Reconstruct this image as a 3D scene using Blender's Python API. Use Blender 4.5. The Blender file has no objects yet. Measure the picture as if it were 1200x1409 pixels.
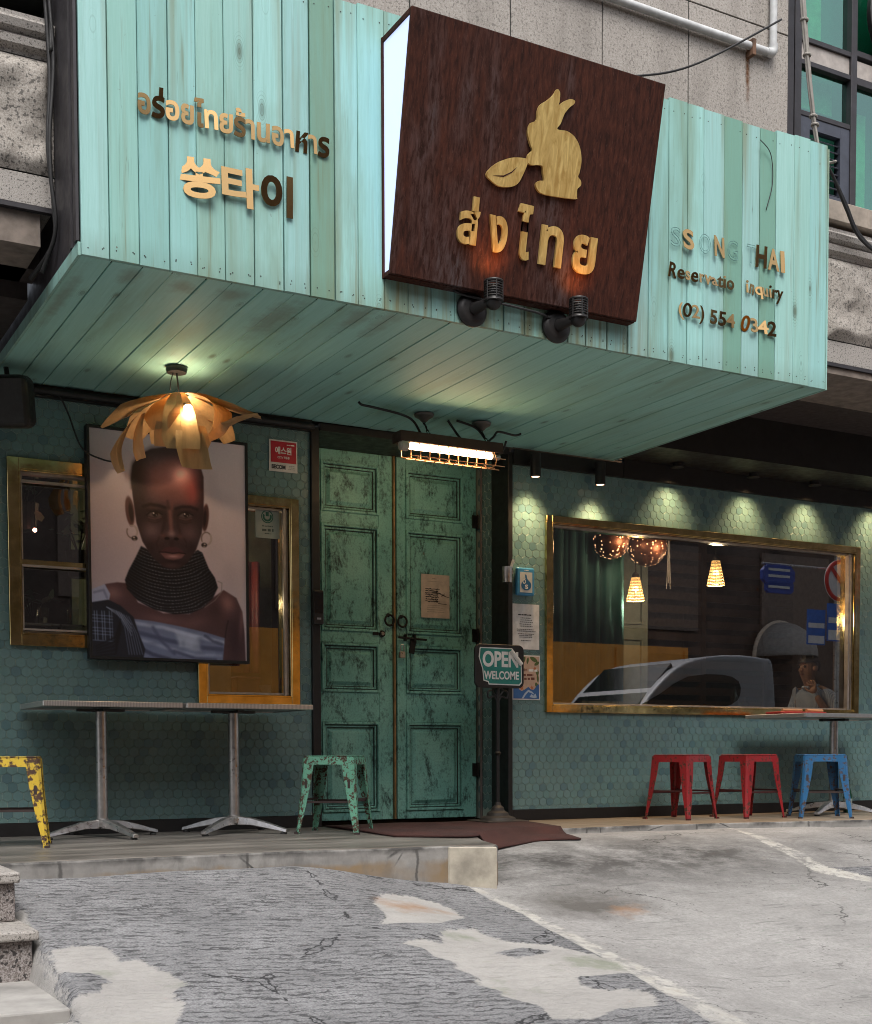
import bpy, bmesh, math, random
import numpy as np
from mathutils import Vector, Matrix, noise as mnoise
random.seed(7)
C = bpy.context.scene.collection
SC = bpy.context.scene
rad = math.radians

# ------------------------------------------------------------------ camera
YAW, PIT, ROL = .50320514, -.048683567, -.0030334
def cam_axes():
    a, b = math.cos(YAW), math.sin(YAW)
    F = Vector((b*math.cos(PIT), a*math.cos(PIT), math.sin(PIT)))
    R = Vector((a, -b, 0)); U = R.cross(F)
    return (math.cos(ROL)*R+math.sin(ROL)*U, -math.sin(ROL)*R+math.cos(ROL)*U, F)
_R, _U, _F = cam_axes()
cd = bpy.data.cameras.new('camera'); cam = bpy.data.objects.new('camera', cd); C.objects.link(cam)
cd.sensor_fit = 'HORIZONTAL'; cd.sensor_width = 36; cd.lens = 1787.76*36/1200
cd.shift_x = 0; cd.shift_y = (1126.876-704.5)/1200
cd.clip_end = 300; cd.clip_start = .05
cam.matrix_world = Matrix(((_R.x, _U.x, -_F.x, 0), (_R.y, _U.y, -_F.y, 0), (_R.z, _U.z, -_F.z, .45), (0, 0, 0, 1)))
SC.camera = cam

# ------------------------------------------------------------------ sky, sun, exposure
SUN_EL, SUN_AZ = rad(58), rad(200)
w = bpy.data.worlds.new('World'); SC.world = w; w.use_nodes = True
wn = w.node_tree
sky = wn.nodes.new('ShaderNodeTexSky'); sky.sky_type = 'NISHITA'; sky.sun_disc = False
sky.sun_elevation = SUN_EL; sky.sun_rotation = SUN_AZ; sky.air_density = 1.0; sky.dust_density = 4.0; sky.ozone_density = 1.0
hs = wn.nodes.new('ShaderNodeHueSaturation'); hs.inputs['Saturation'].default_value = .35
bg = wn.nodes['Background']; bg.inputs[1].default_value = .15
wn.links.new(sky.outputs[0], hs.inputs['Color']); wn.links.new(hs.outputs[0], bg.inputs[0])
PORTRAIT_GAIN, PENDANT_W, TUBE_E, DOWN_W = 1.85, 3.2, 28.0, 27.0
sl = bpy.data.lights.new('sun', 'SUN'); sl.energy = 1.3; sl.angle = rad(30); sl.color = (1, .97, .92)
so = bpy.data.objects.new('sun', sl); C.objects.link(so)
# sky sun_rotation is measured clockwise from +Y
sd = Vector((math.sin(SUN_AZ)*math.cos(SUN_EL), math.cos(SUN_AZ)*math.cos(SUN_EL), math.sin(SUN_EL)))
so.rotation_euler = (-sd).to_track_quat('-Z', 'Y').to_euler()
vs = SC.view_settings; vs.view_transform = 'Standard'; vs.look = 'None'; vs.gamma = 1; vs.exposure = .70; vs.use_curve_mapping = False
SC.render.engine = 'CYCLES'
SC.cycles.use_denoising = True; SC.cycles.filter_width = 1.0; SC.render.filter_size = 1.0
SC.cycles.max_bounces = 9; SC.cycles.transparent_max_bounces = 16; SC.cycles.sample_clamp_indirect = 6
SC.cycles.caustics_reflective = False; SC.cycles.caustics_refractive = False

# ------------------------------------------------------------------ helpers: meshes
class MB:
    def __init__(s): s.v = []; s.f = []; s.mi = []; s.col = []
    def add(s, vs_, fs, mi=0, col=(1, 1, 1)):
        o = len(s.v); s.v += [tuple(p) for p in vs_]
        for f in fs: s.f.append([i+o for i in f]); s.mi.append(mi); s.col.append(col)
        return s
    def box(s, x0, x1, y0, y1, z0, z1, mi=0, col=(1, 1, 1)):
        v = [(x, y, z) for z in (z0, z1) for y in (y0, y1) for x in (x0, x1)]
        return s.add(v, [(0, 2, 3, 1), (4, 5, 7, 6), (0, 1, 5, 4), (2, 6, 7, 3), (0, 4, 6, 2), (1, 3, 7, 5)], mi, col)
    def obox(s, M, x0, x1, y0, y1, z0, z1, mi=0, col=(1, 1, 1)):
        v = [M @ Vector((x, y, z)) for z in (z0, z1) for y in (y0, y1) for x in (x0, x1)]
        return s.add(v, [(0, 2, 3, 1), (4, 5, 7, 6), (0, 1, 5, 4), (2, 6, 7, 3), (0, 4, 6, 2), (1, 3, 7, 5)], mi, col)
    def tube(s, pts, r, seg=8, mi=0, col=(1, 1, 1), close=False):
        pts = [Vector(p) for p in pts]; n = len(pts)
        rs = r if isinstance(r, (list, tuple)) else [r]*n
        up = None; rings = []
        for i, p in enumerate(pts):
            if close: t = pts[(i+1) % n]-pts[i-1]
            else: t = pts[min(i+1, n-1)]-pts[max(i-1, 0)]
            t.normalize()
            if up is None:
                up = Vector((0, 0, 1)) if abs(t.z) < .9 else Vector((1, 0, 0))
            a = t.cross(up); a.normalize(); b = a.cross(t); b.normalize(); up = b
            rings.append([p+rs[i]*(math.cos(2*math.pi*k/seg)*a+math.sin(2*math.pi*k/seg)*b) for k in range(seg)])
        v = [q for rg in rings for q in rg]; f = []
        m = n if close else n-1
        for i in range(m):
            j = (i+1) % n
            for k in range(seg):
                f.append((i*seg+k, i*seg+(k+1) % seg, j*seg+(k+1) % seg, j*seg+k))
        if not close: f += [tuple(range(seg))[::-1], tuple(range((n-1)*seg, n*seg))]
        return s.add(v, f, mi, col)
    def lathe(s, prof, c=(0, 0, 0), axis=(0, 0, 1), seg=24, mi=0, col=(1, 1, 1), cap=True):
        az = Vector(axis).normalized(); ax = az.orthogonal().normalized(); ay = az.cross(ax); c = Vector(c)
        v = [c+az*z+r*(math.cos(2*math.pi*k/seg)*ax+math.sin(2*math.pi*k/seg)*ay) for r, z in prof for k in range(seg)]
        f = []
        for i in range(len(prof)-1):
            for k in range(seg):
                f.append((i*seg+k, i*seg+(k+1) % seg, (i+1)*seg+(k+1) % seg, (i+1)*seg+k))
        if cap: f += [tuple(range(seg))[::-1], tuple(range((len(prof)-1)*seg, len(prof)*seg))]
        return s.add(v, f, mi, col)
    def prism(s, poly, O, U, V, N, d, mi=0, col=(1, 1, 1)):
        O, U, V, N = map(Vector, (O, U, V, N)); n = len(poly)
        a = sum(poly[i][0]*poly[(i+1) % n][1]-poly[(i+1) % n][0]*poly[i][1] for i in range(n))
        if a < 0: poly = poly[::-1]
        f0 = [O+U*p[0]+V*p[1] for p in poly]; f1 = [q+N*d for q in f0]
        fs = [tuple(range(n))[::-1], tuple(range(n, 2*n))]+[(i, (i+1) % n, n+(i+1) % n, n+i) for i in range(n)]
        return s.add(f0+f1, fs, mi, col)
    def ball(s, c, r, seg=16, mi=0, col=(1, 1, 1), sz=1, a0=-90, a1=90):
        n = seg//2
        prof = [(max(r*math.cos(rad(a0+(a1-a0)*i/n)), 1e-4), sz*r*math.sin(rad(a0+(a1-a0)*i/n))) for i in range(n+1)]
        return s.lathe(prof, c, seg=seg, mi=mi, col=col)
    def build(s, name, mats, parent=None, bevel=0, smooth=False, loc=None, seg=1, recalc=True):
        me = bpy.data.meshes.new(name); me.from_pydata([tuple(p) for p in s.v], [], s.f)
        if not isinstance(mats, (list, tuple)): mats = [mats]
        for m in mats: me.materials.append(m)
        for p, mi in zip(me.polygons, s.mi): p.material_index = mi; p.use_smooth = bool(smooth)
        ca = me.color_attributes.new('Col', 'FLOAT_COLOR', 'CORNER')
        cols = []
        for p, c in zip(me.polygons, s.col): cols += [c[0], c[1], c[2], 1]*p.loop_total
        ca.data.foreach_set('color', cols)
        if recalc:
            bm = bmesh.new(); bm.from_mesh(me); bmesh.ops.recalc_face_normals(bm, faces=bm.faces); bm.to_mesh(me); bm.free()
        o = bpy.data.objects.new(name, me); C.objects.link(o)
        if loc: o.location = loc
        if parent: o.parent = parent
        if bevel:
            b = o.modifiers.new('bevel', 'BEVEL'); b.width = bevel; b.segments = seg; b.limit_method = 'ANGLE'; b.angle_limit = rad(40)
            if smooth is False and seg > 1: pass
        if smooth == 'auto':
            for p in me.polygons: p.use_smooth = True
            me.set_sharp_from_angle(angle=rad(35))
        return o

def tag(o, label, cat, group=None, kind=None):
    o['label'] = label; o['category'] = cat
    if group: o['group'] = group
    if kind: o['kind'] = kind
    return o
def thing(name, label, cat, loc=(0, 0, 0), rz=0, group=None):
    o = bpy.data.objects.new(name, None); C.objects.link(o); o.empty_display_size = .2
    o.location = loc; o.rotation_euler = (0, 0, rz)
    return tag(o, label, cat, group)
def struct(o):
    o['kind'] = 'structure'; return o
def spline(pts, n=8):
    P = [Vector(p) for p in pts]; out = []
    for i in range(len(P)-1):
        p0 = P[max(i-1, 0)]; p1 = P[i]; p2 = P[i+1]; p3 = P[min(i+2, len(P)-1)]
        for k in range(n):
            t = k/n
            out.append(.5*((2*p1)+(p2-p0)*t+(2*p0-5*p1+4*p2-p3)*t*t+(3*p1-p0-3*p2+p3)*t**3))
    return out+[P[-1]]
def ssm(a, b, x):
    t = min(1, max(0, (x-a)/(b-a))); return t*t*(3-2*t)

# text as geometry; the box (w, h) is filled; returns verts, faces in (u, v, depth)
def text_geo(body, wd, ht, depth, bold=0.0, outline=0):
    c = bpy.data.curves.new('t', 'FONT'); c.body = body; c.size = 1; c.resolution_u = 4
    if outline:
        c.fill_mode = 'NONE'; c.bevel_depth = outline; c.bevel_resolution = 0; c.resolution_u = 3
    else:
        c.extrude = .05; c.offset = bold
    o = bpy.data.objects.new('t', c); C.objects.link(o)
    dg = bpy.context.evaluated_depsgraph_get(); dg.update()
    m = bpy.data.meshes.new_from_object(o.evaluated_get(dg))
    V = np.array([v.co[:] for v in m.vertices]); F = [tuple(p.vertices) for p in m.polygons]
    bpy.data.objects.remove(o); bpy.data.curves.remove(c); bpy.data.meshes.remove(m)
    lo, hi = V.min(0), V.max(0)
    V = (V-lo)/np.maximum(hi-lo, 1e-6)*np.array([wd, ht, depth])
    return V, F
def islands(n, F):
    p = list(range(n))
    def fd(a):
        while p[a] != a: p[a] = p[p[a]]; a = p[a]
        return a
    for f in F:
        a = fd(f[0])
        for b in f[1:]: p[fd(b)] = a
    g = {}
    for i in range(n): g.setdefault(fd(i), []).append(i)
    return list(g.values())
def add_text(mb, body, wd, ht, depth, O, U, V, N, bold=.0, mi=0, col=(1, 1, 1), tilt=0, outline=0):
    P, F = text_geo(body, wd, ht, depth, bold, outline)
    O, U, V, N = map(Vector, (O, U, V, N))
    if tilt:
        # group pieces that overlap in x into one letter, then lean each letter a little
        # merge coincident pieces first
        key = {}; rem = [0]*len(P)
        for i, q in enumerate(P): rem[i] = key.setdefault((round(q[0], 4), round(q[1], 4)), i)
        isl = islands(len(P), F+[(i, rem[i]) for i in range(len(P))])
        for g in isl:
            cc = P[g].mean(0); tx, ty = random.gauss(0, tilt), random.gauss(0, tilt)
            dz = (P[g][:, 0]-cc[0])*tx+(P[g][:, 1]-cc[1])*ty
            P[g, 2] += dz+depth*.6
    mb.add([O+U*a+V*b+N*c for a, b, c in P], F, mi, col)

# ------------------------------------------------------------------ helpers: materials
class Mt:
    def __init__(s, name, color=(.5, .5, .5), rough=.5, metal=0, **kw):
        s.m = bpy.data.materials.new(name); s.m.use_nodes = True; s.nt = s.m.node_tree
        s.b = s.nt.nodes['Principled BSDF']
        s.set('Base Color', color); s.set('Roughness', rough); s.set('Metallic', metal)
        for k, v in kw.items(): s.set(k.replace('_', ' '), v)
    def link(s, v, sock):
        if isinstance(v, bpy.types.NodeSocket): s.nt.links.new(v, sock)
        elif isinstance(v, (tuple, list)):
            sock.default_value = tuple(v)+((1,) if len(v) == 3 and len(sock.default_value) == 4 else ())
        else: sock.default_value = v
    def set(s, k, v): s.link(v, s.b.inputs[k]); return s
    def n(s, t, inp={}, **kw):
        nd = s.nt.nodes.new('ShaderNode'+t)
        for k, v in kw.items(): setattr(nd, k, v)
        for k, v in inp.items(): s.link(v, nd.inputs[k])
        return nd
    def co(s, scale=(1, 1, 1), rot=(0, 0, 0), loc=(0, 0, 0), src='Object'):
        tc = s.n('TexCoord')
        return s.n('Mapping', {'Vector': tc.outputs[src], 'Scale': scale, 'Rotation': rot, 'Location': loc}).outputs[0]
    def noise(s, scale, detail=4, rough=.6, vec=None, dist=0):
        return s.n('TexNoise', {'Vector': vec if vec is not None else s.co(), 'Scale': scale, 'Detail': detail, 'Roughness': rough, 'Distortion': dist}).outputs[0]
    def voro(s, scale, vec=None, feature='F1', out=0, rnd=1):
        return s.n('TexVoronoi', {'Vector': vec if vec is not None else s.co(), 'Scale': scale, 'Randomness': rnd}, feature=feature).outputs[out]
    def ramp(s, f, stops, interp='LINEAR'):
        r = s.n('ValToRGB', {'Fac': f}); e = r.color_ramp; e.interpolation = interp
        for i, (p, c) in enumerate(stops):
            el = e.elements[i] if i < 2 else e.elements.new(p)
            el.position = p; el.color = (c, c, c, 1) if not isinstance(c, (tuple, list)) else tuple(c)+(1,)
        return r.outputs[0]
    def mix(s, f, a, b, blend='MIX'):
        nd = s.n('Mix', data_type='RGBA', blend_type=blend)
        s.link(f, nd.inputs[0]); s.link(a, nd.inputs[6]); s.link(b, nd.inputs[7]); return nd.outputs[2]
    def math(s, op, a, b=0, clamp=False):
        nd = s.n('Math', operation=op, use_clamp=clamp); s.link(a, nd.inputs[0]); s.link(b, nd.inputs[1]); return nd.outputs[0]
    def sep(s, v):
        return s.n('SeparateXYZ', {'Vector': v}).outputs
    def attr(s, name='Col'): return s.n('Attribute', attribute_name=name).outputs['Color']
    def mr(s, v, a, b, c=0, d=1):
        return s.n('MapRange', {0: v, 1: a, 2: b, 3: c, 4: d}).outputs[0]
    def bump(s, h, strength=.3, dist=.01):
        s.set('Normal', s.n('Bump', {'Height': h, 'Strength': strength, 'Distance': dist}).outputs[0]); return s

M = {}
def plain(name, color, rough=.5, metal=0, var=.12, sc=14, bump=.1, **kw):
    t = Mt(name, color, rough, metal, **kw)
    nz = t.noise(sc, 5)
    dk = tuple(c*(1-var*2) for c in color); lt = tuple(min(1, c*(1+var)) for c in color)
    t.set('Base Color', t.mix(t.mr(nz, .3, .7), dk, lt))
    t.set('Roughness', t.mr(t.noise(sc*1.7, 4), .3, .7, max(.03, rough-.1), min(1, rough+.12)))
    if bump: t.bump(t.noise(sc*4, 5), bump, .003)
    M[name] = t.m
    return t.m
def emit(name, color, strength):
    t = Mt(name, color); t.set('Emission Color', color); t.set('Emission Strength', strength); return t.m
def srgb(*c):
    return tuple(((v/255)/12.92 if v/255 <= .04045 else ((v/255+.055)/1.055)**2.4) for v in c)

def teal_paint(name, along, streak_axis):
    t = Mt(name, rough=.62)
    col = t.attr()
    sc = [70, 70, 70]; sc[along] = 2.2
    v = t.co(sc)
    gr = t.noise(1, 5, .65, v, .6)
    sc2 = [9, 9, 9]; sc2[along] = 1.1
    wv = t.noise(1, 3, .6, t.co(sc2), 1.5)
    base = t.mix(1, (.315, .575, .535), col, 'MULTIPLY')
    c = t.mix(t.mr(gr, .40, .72, 0, .38), base, (.17, .38, .31))
    # dark grain lines that came through the paint
    sc3 = [130, 130, 130]; sc3[along] = 3
    ln = t.noise(1, 3, .7, t.co(sc3), 1.0)
    msk = t.math('MULTIPLY', t.mr(ln, .62, .68), t.mr(wv, .55, .72), True)
    c = t.mix(t.math('MULTIPLY', msk, .75), c, (.07, .10, .075))
    # grey green weather stains
    sc4 = [5, 5, 5]; sc4[along] = .7
    st = t.noise(1, 5, .62, t.co(sc4, loc=(3.1, 0, 1.7)), .3)
    c = t.mix(t.mr(st, .50, .74, 0, .62), c, (.15, .22, .13))
    # knots
    sck = [8, 8, 8]; sck[along] = 3.0
    vk = t.voro(1, t.co(sck), out=0)
    kn = t.mr(vk, .05, .17, 1, 0)
    kr = t.math('SINE', t.math('MULTIPLY', vk, 130))
    kz = t.math('MULTIPLY', t.mr(vk, .1, .32, 1, 0), t.mr(kr, .55, 1), True)
    sel = t.mr(t.voro(1, t.co(sck), out=1), .38, .40)
    c = t.mix(t.math('MULTIPLY', t.math('MULTIPLY', kz, .6), sel), c, (.08, .14, .10))
    c = t.mix(t.math('MULTIPLY', t.math('MULTIPLY', kn, .85), sel), c, (.07, .11, .08))
    # bare chips
    ch = t.noise(38, 3, .6)
    c = t.mix(t.math('MULTIPLY', t.mr(ch, .70, .74), t.mr(wv, .5, .7), True), c, (.12, .12, .09))
    return t, c, gr, ln
t, c, gr, ln = teal_paint('painted_boards_upright', 2, 2)
# vertical dirt runs from above
rn = t.noise(1, 3, .6, t.co((11, 11, .35)))
zz = t.sep(t.co())[2]
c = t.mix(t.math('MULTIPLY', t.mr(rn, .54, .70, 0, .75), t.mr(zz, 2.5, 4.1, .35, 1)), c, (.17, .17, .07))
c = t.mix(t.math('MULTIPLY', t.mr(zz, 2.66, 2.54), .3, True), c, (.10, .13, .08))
xx_ = t.sep(t.co())[0]
band = t.math('MULTIPLY', t.math('MULTIPLY', t.mr(xx_, 2.3, 2.75), t.mr(xx_, 4.6, 4.15)), t.mr(zz, 2.95, 2.72))
c = t.mix(t.math('MULTIPLY', band, t.mr(t.noise(1, 4, .65, t.co((13, 13, .8), loc=(2.2, 0, 0))), .44, .62, 0, .8)), c, (.17, .15, .055))
c = t.mix(t.mr(t.noise(1, 4, .7, t.co((24, 24, .7), loc=(5.2, 0, 0))), .60, .70, 0, .55), c, (.14, .15, .07))
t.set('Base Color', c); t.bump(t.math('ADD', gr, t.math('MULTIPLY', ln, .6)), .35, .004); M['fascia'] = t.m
STAINS = ((2.37, 5.93, 9, 2.8), (1.62, 5.70, 16, 8), (1.86, 5.72, 12, 9), (2.08, 5.70, 10, 9), (2.72, 5.72, 13, 3.2), (2.86, 5.72, 15, 3.2), (1.42, 6.1, 24, 2))
t, c, gr, ln = teal_paint('painted_boards_ceiling', 1, 1)
c = t.mix(.12, c, (.36, .66, .57))
# brown water stains with a shape of their own
for px, py, sx, sy in STAINS:
    d = t.n('VectorMath', {0: t.co((sx, sy, 0), loc=(-px*sx, -py*sy, 0))}, operation='LENGTH').outputs['Value']
    d = t.math('ADD', d, t.math('MULTIPLY', t.math('SUBTRACT', t.noise(9, 5, .7), .5), 1.6))
    c = t.mix(t.mr(d, .2, .95, .42, 0), c, (.12, .075, .042))
t.set('Base Color', c); t.bump(gr, .2, .003); M['soffit'] = t.m
M['dark_gap'] = plain('dark_gap', (.012, .016, .014), .9)

t = Mt('glazed_hex_tile', rough=.2)
col = t.attr()
nz = t.noise(60, 4); cl = t.noise(3.0, 3)
c = t.mix(1, (.118, .205, .20), col, 'MULTIPLY')
c = t.mix(t.mr(nz, .35, .75, 0, .4), c, (.075, .135, .14))
c = t.mix(t.mr(cl, .45, .75, 0, .3), c, (.17, .235, .21))
t.set('Base Color', c); t.set('Roughness', t.mr(t.noise(25, 3), .3, .7, .28, .5)); t.bump(t.noise(35, 3), .12, .004); M['tile'] = t.m
M['grout'] = plain('tile_grout', (.36, .43, .38), .85)
M['black_steel'] = plain('black_steel', (.013, .012, .012), .5, .2, sc=9)
M['grey_steel'] = plain('dark_grey_steel', (.045, .042, .047), .5, .3, sc=9)
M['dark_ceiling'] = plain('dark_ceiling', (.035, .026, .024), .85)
t = Mt('polished_brass', (.86, .66, .30), .07, 1)
t.set('Base Color', t.mix(t.mr(t.noise(9, 5), .35, .7), (.54, .41, .16), (.85, .67, .33)))
t.set('Roughness', t.mr(t.noise(30, 5), .3, .8, .05, .22)); t.bump(t.noise(6, 2), .12, .006); M['brass'] = t.m
M['steel'] = plain('brushed_steel', (.50, .48, .47), .33, .9, var=.15, sc=20, bump=.05)
M['frame_steel'] = plain('warm_steel', (.42, .37, .33), .4, .6)

# glass with a mirror-like film, built as a real pane
def glass(name, tint=(.62, .66, .66), base=.09, k=1.3, rough=0.0, gl=(1, 1, 1)):
    t = Mt(name); nt = t.nt
    tr = t.n('BsdfTransparent', {'Color': tint}); gs = t.n('BsdfGlossy', {'Color': gl, 'Roughness': rough})
    fr = t.n('Fresnel', {'IOR': 1.5})
    fac = t.math('ADD', t.math('MULTIPLY', fr.outputs[0], k), base, True)
    ge = t.n('NewGeometry')
    fac = t.math('MULTIPLY', fac, t.math('SUBTRACT', 1, ge.outputs['Backfacing']))
    mx = t.n('MixShader', {0: fac}); nt.links.new(tr.outputs[0], mx.inputs[1]); nt.links.new(gs.outputs[0], mx.inputs[2])
    nt.links.new(mx.outputs[0], nt.nodes['Material Output'].inputs[0]); return t.m
M['glass'] = glass('shop_window_glass', (.72, .76, .76), .13, 1.7)
M['glass_clear'] = glass('clear_glass', (.9, .92, .9), .05, 1)
M['glass_teal'] = glass('teal_mirror_glass', (.42, .80, .68), .22, 1, .01, (.55, .90, .80))

t = Mt('verdigris_door', rough=.55)
ns = t.noise(7, 9, .75, t.co((1.3, 1, .8)), .4); n2 = t.noise(42, 6, .72, t.co((1.6, 1, .7))); n3 = t.noise(2.2, 3, .5)
f = t.math('ADD', t.math('MULTIPLY', ns, .62), t.math('MULTIPLY', n2, .38))
g = t.mix(t.mr(n3, .35, .65), (.17, .45, .40), (.28, .59, .50))
g = t.mix(t.mr(t.noise(90, 3), .45, .8, 0, .5), g, (.06, .15, .11))
c = t.mix(t.mr(f, .495, .60), g, (.026, .07, .062))
c = t.mix(t.mr(t.noise(11, 6, .7), .66, .72, 0, .7), c, (.10, .055, .03))
t.set('Base Color', c); t.bump(f, .4, .004); M['door'] = t.m
M['door_groove'] = plain('door_groove_patina', (.022, .035, .028), .8, var=.3)
t = Mt('sign_timber', rough=.7); t.set('Specular IOR Level', .15)
v = t.co((60, 60, 2.4)); gr = t.noise(1, 5, .65, v, .4)
c = t.mix(t.mr(gr, .35, .72), (.022, .0075, .005), (.082, .025, .0145))
ln = t.noise(1, 3, .7, t.co((150, 150, 5)))
c = t.mix(t.mr(ln, .6, .68, 0, .55), c, (.10, .045, .036))
gw = t.noise(1, 4, .6, t.co((3.2, 3.2, .55), loc=(.4, 0, .3)))
c = t.mix(t.math('MULTIPLY', t.mr(gw, .54, .72, 0, .7), t.mr(gr, .4, .6), True), c, (.085, .08, .085))
t.set('Base Color', c); t.bump(t.math('ADD', gr, ln), .35, .004); M['sign'] = t.m
t = Mt('gilded_wood', rough=.38, metal=.45)
gr = t.noise(1, 4, .6, t.co((40, 40, 1.6)), .8)
c = t.mix(t.mr(gr, .35, .7), (.52, .33, .10), (.86, .66, .26)); c = t.mix(t.mr(t.noise(1, 2, .5, t.co((6, 6, .6))), .58, .66, 0, .55), c, (.33, .17, .05))
t.set('Base Color', c); t.bump(gr, .15, .002); M['gilt'] = t.m
M['gold_mirror'] = Mt('gold_mirror', (.50, .32, .14), .16, 1).m
M['ghost_letter'] = plain('letter_residue', (.12, .26, .25), .7)
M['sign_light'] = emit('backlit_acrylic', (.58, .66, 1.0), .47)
t = Mt('concrete', rough=.75)
n1 = t.noise(2.5, 7, .65); n2 = t.noise(30, 5, .6)
c = t.mix(t.mr(n1, .3, .7), (.20, .19, .18), (.36, .35, .33)); c = t.mix(t.mr(n2, .4, .8, 0, .5), c, (.16, .15, .14))
zz = t.sep(t.co())[2]
c = t.mix(t.math('MULTIPLY', t.mr(t.math('ADD', zz, t.math('MULTIPLY', t.noise(8, 4), .08)), -.02, -.05), t.mr(t.noise(1.6, 4), .42, .55)), c, (.24, .17, .10))
c = t.mix(t.math('MULTIPLY', t.mr(t.voro(2.3, t.co((1, 1, 1)), 'DISTANCE_TO_EDGE'), .012, .004), t.mr(n1, .5, .6)), c, (.05, .05, .05))
c = t.mix(t.mr(t.noise(1, 5, .7, t.co((7, 7, 2.2))), .5, .68, 0, .65), c, (.13, .125, .12))
c = t.mix(t.math('MULTIPLY', t.mr(t.math('ADD', zz, t.math('MULTIPLY', t.noise(20, 5), .03)), -.022, .004), t.mr(t.noise(4, 5), .40, .56)), c, (.06, .057, .054))
c = t.mix(t.mr(t.math('ABSOLUTE', t.math('SUBTRACT', t.math('FRACT', t.math('ADD', t.math('MULTIPLY', t.sep(t.co())[0], 1.15), t.math('MULTIPLY', t.noise(9, 4), .05))), .5)), .012, .004, 0, .8), c, (.06, .057, .054))
t.set('Base Color', c); t.bump(t.math('ADD', n1, t.math('MULTIPLY', n2, .4)), .35, .008); M['concrete'] = t.m
t = Mt('wet_terrace', rough=.35)
n1 = t.noise(1, 6, .65, t.co((1.2, 5, 1))); n2 = t.noise(40, 4)
c = t.mix(t.mr(n1, .35, .7), (.085, .075, .066), (.22, .205, .185)); c = t.mix(t.mr(n2, .5, .8, 0, .4), c, (.07, .06, .05))
c = t.mix(t.math('MULTIPLY', t.mr(t.sep(t.co())[0], 3.6, 4.4), .6), c, (.27, .20, .13))
t.set('Base Color', c); t.set('Roughness', t.mr(n1, .35, .65, .28, .6)); t.bump(n2, .15, .003); M['terrace'] = t.m
def granite(name, a, b, d, sc=220, rough=.6, stain=0):
    t = Mt(name, rough=rough)
    n1 = t.noise(sc, 2, .5); n2 = t.noise(sc*.45, 2, .5); n3 = t.noise(1.5, 6, .65)
    c = t.mix(t.mr(n1, .42, .6), a, b); c = t.mix(t.mr(n2, .57, .63), c, d)
    c = t.mix(t.mr(n3, .4, .75, 0, .28), c, tuple(x*.6 for x in a))
    if stain:
        c = t.mix(t.math('MULTIPLY', t.mr(t.noise(1, 4, .6, t.co((5, 5, .5))), .5, .7), stain), c, (.10, .085, .07))
    t.set('Base Color', c); t.bump(t.math('ADD', t.noise(18, 6, .7), t.math('MULTIPLY', n1, .3)), .25, .006); return t.m
M['granite'] = granite('granite', (.31, .285, .26), (.42, .395, .37), (.13, .12, .11))
M['granite_panel'] = granite('granite_panel', (.31, .28, .25), (.40, .37, .335), (.20, .18, .16), 170, stain=.45)
M['granite_dark'] = granite('speckled_granite', (.16, .135, .125), (.36, .33, .32), (.035, .03, .03), 170, stain=.3)
M['granite_rough'] = granite('rough_granite', (.30, .27, .24), (.44, .41, .37), (.12, .11, .10), 150, .8, .12)
def rusty(name, col, rust=.5, sc=16, rcol=(.075, .035, .02)):
    t = Mt(name, rough=.42)
    n1 = t.noise(sc, 7, .72); n2 = t.noise(sc*3.5, 4, .6)
    f = t.math('ADD', t.math('MULTIPLY', n1, .7), t.math('MULTIPLY', n2, .3))
    m = t.mr(f, rust, rust+.025)
    c = t.mix(t.mr(t.noise(5, 3), .3, .7), tuple(x*.8 for x in col), col)
    c = t.mix(m, c, t.mix(n2, tuple(x*.5 for x in rcol), rcol)); t.set('Base Color', c)
    t.set('Roughness', t.mr(m, 0, 1, .38, .8)); t.bump(t.math('SUBTRACT', f, m), .3, .002); return t.m
M['yellow'] = rusty('rusty_yellow_paint', (.62, .43, .045), .51, 18)
M['green'] = rusty('rusty_green_paint', (.13, .36, .25), .505, 26)
M['red'] = rusty('rusty_red_paint', (.27, .014, .018), .54, 20)
M['blue'] = rusty('rusty_blue_paint', (.02, .115, .26), .535, 20)
M['rubber'] = plain('rubber', (.02, .02, .02), .8)
M['lamp_black'] = plain('lamp_black', (.022, .02, .02), .45, .3)
M['cable_black'] = plain('cable_black', (.015, .015, .016), .6)
M['cable_grey'] = plain('cable_grey', (.30, .28, .25), .6)
M['white_pipe'] = plain('white_pipe', (.55, .56, .56), .5)
M['paper'] = plain('paper', (.70, .70, .72), .7, bump=.02)
M['aged_paper'] = plain('aged_paper', (.62, .50, .40), .7, bump=.05)
M['ink'] = plain('ink', (.03, .03, .035), .6, bump=0)
M['white'] = plain('white_print', (.75, .74, .72), .5, bump=0)
def col(name, c, rough=.5, metal=0, var=.08):
    if name not in M: M[name] = plain(name, c, rough, metal, var, bump=0)
    return M[name]
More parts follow.
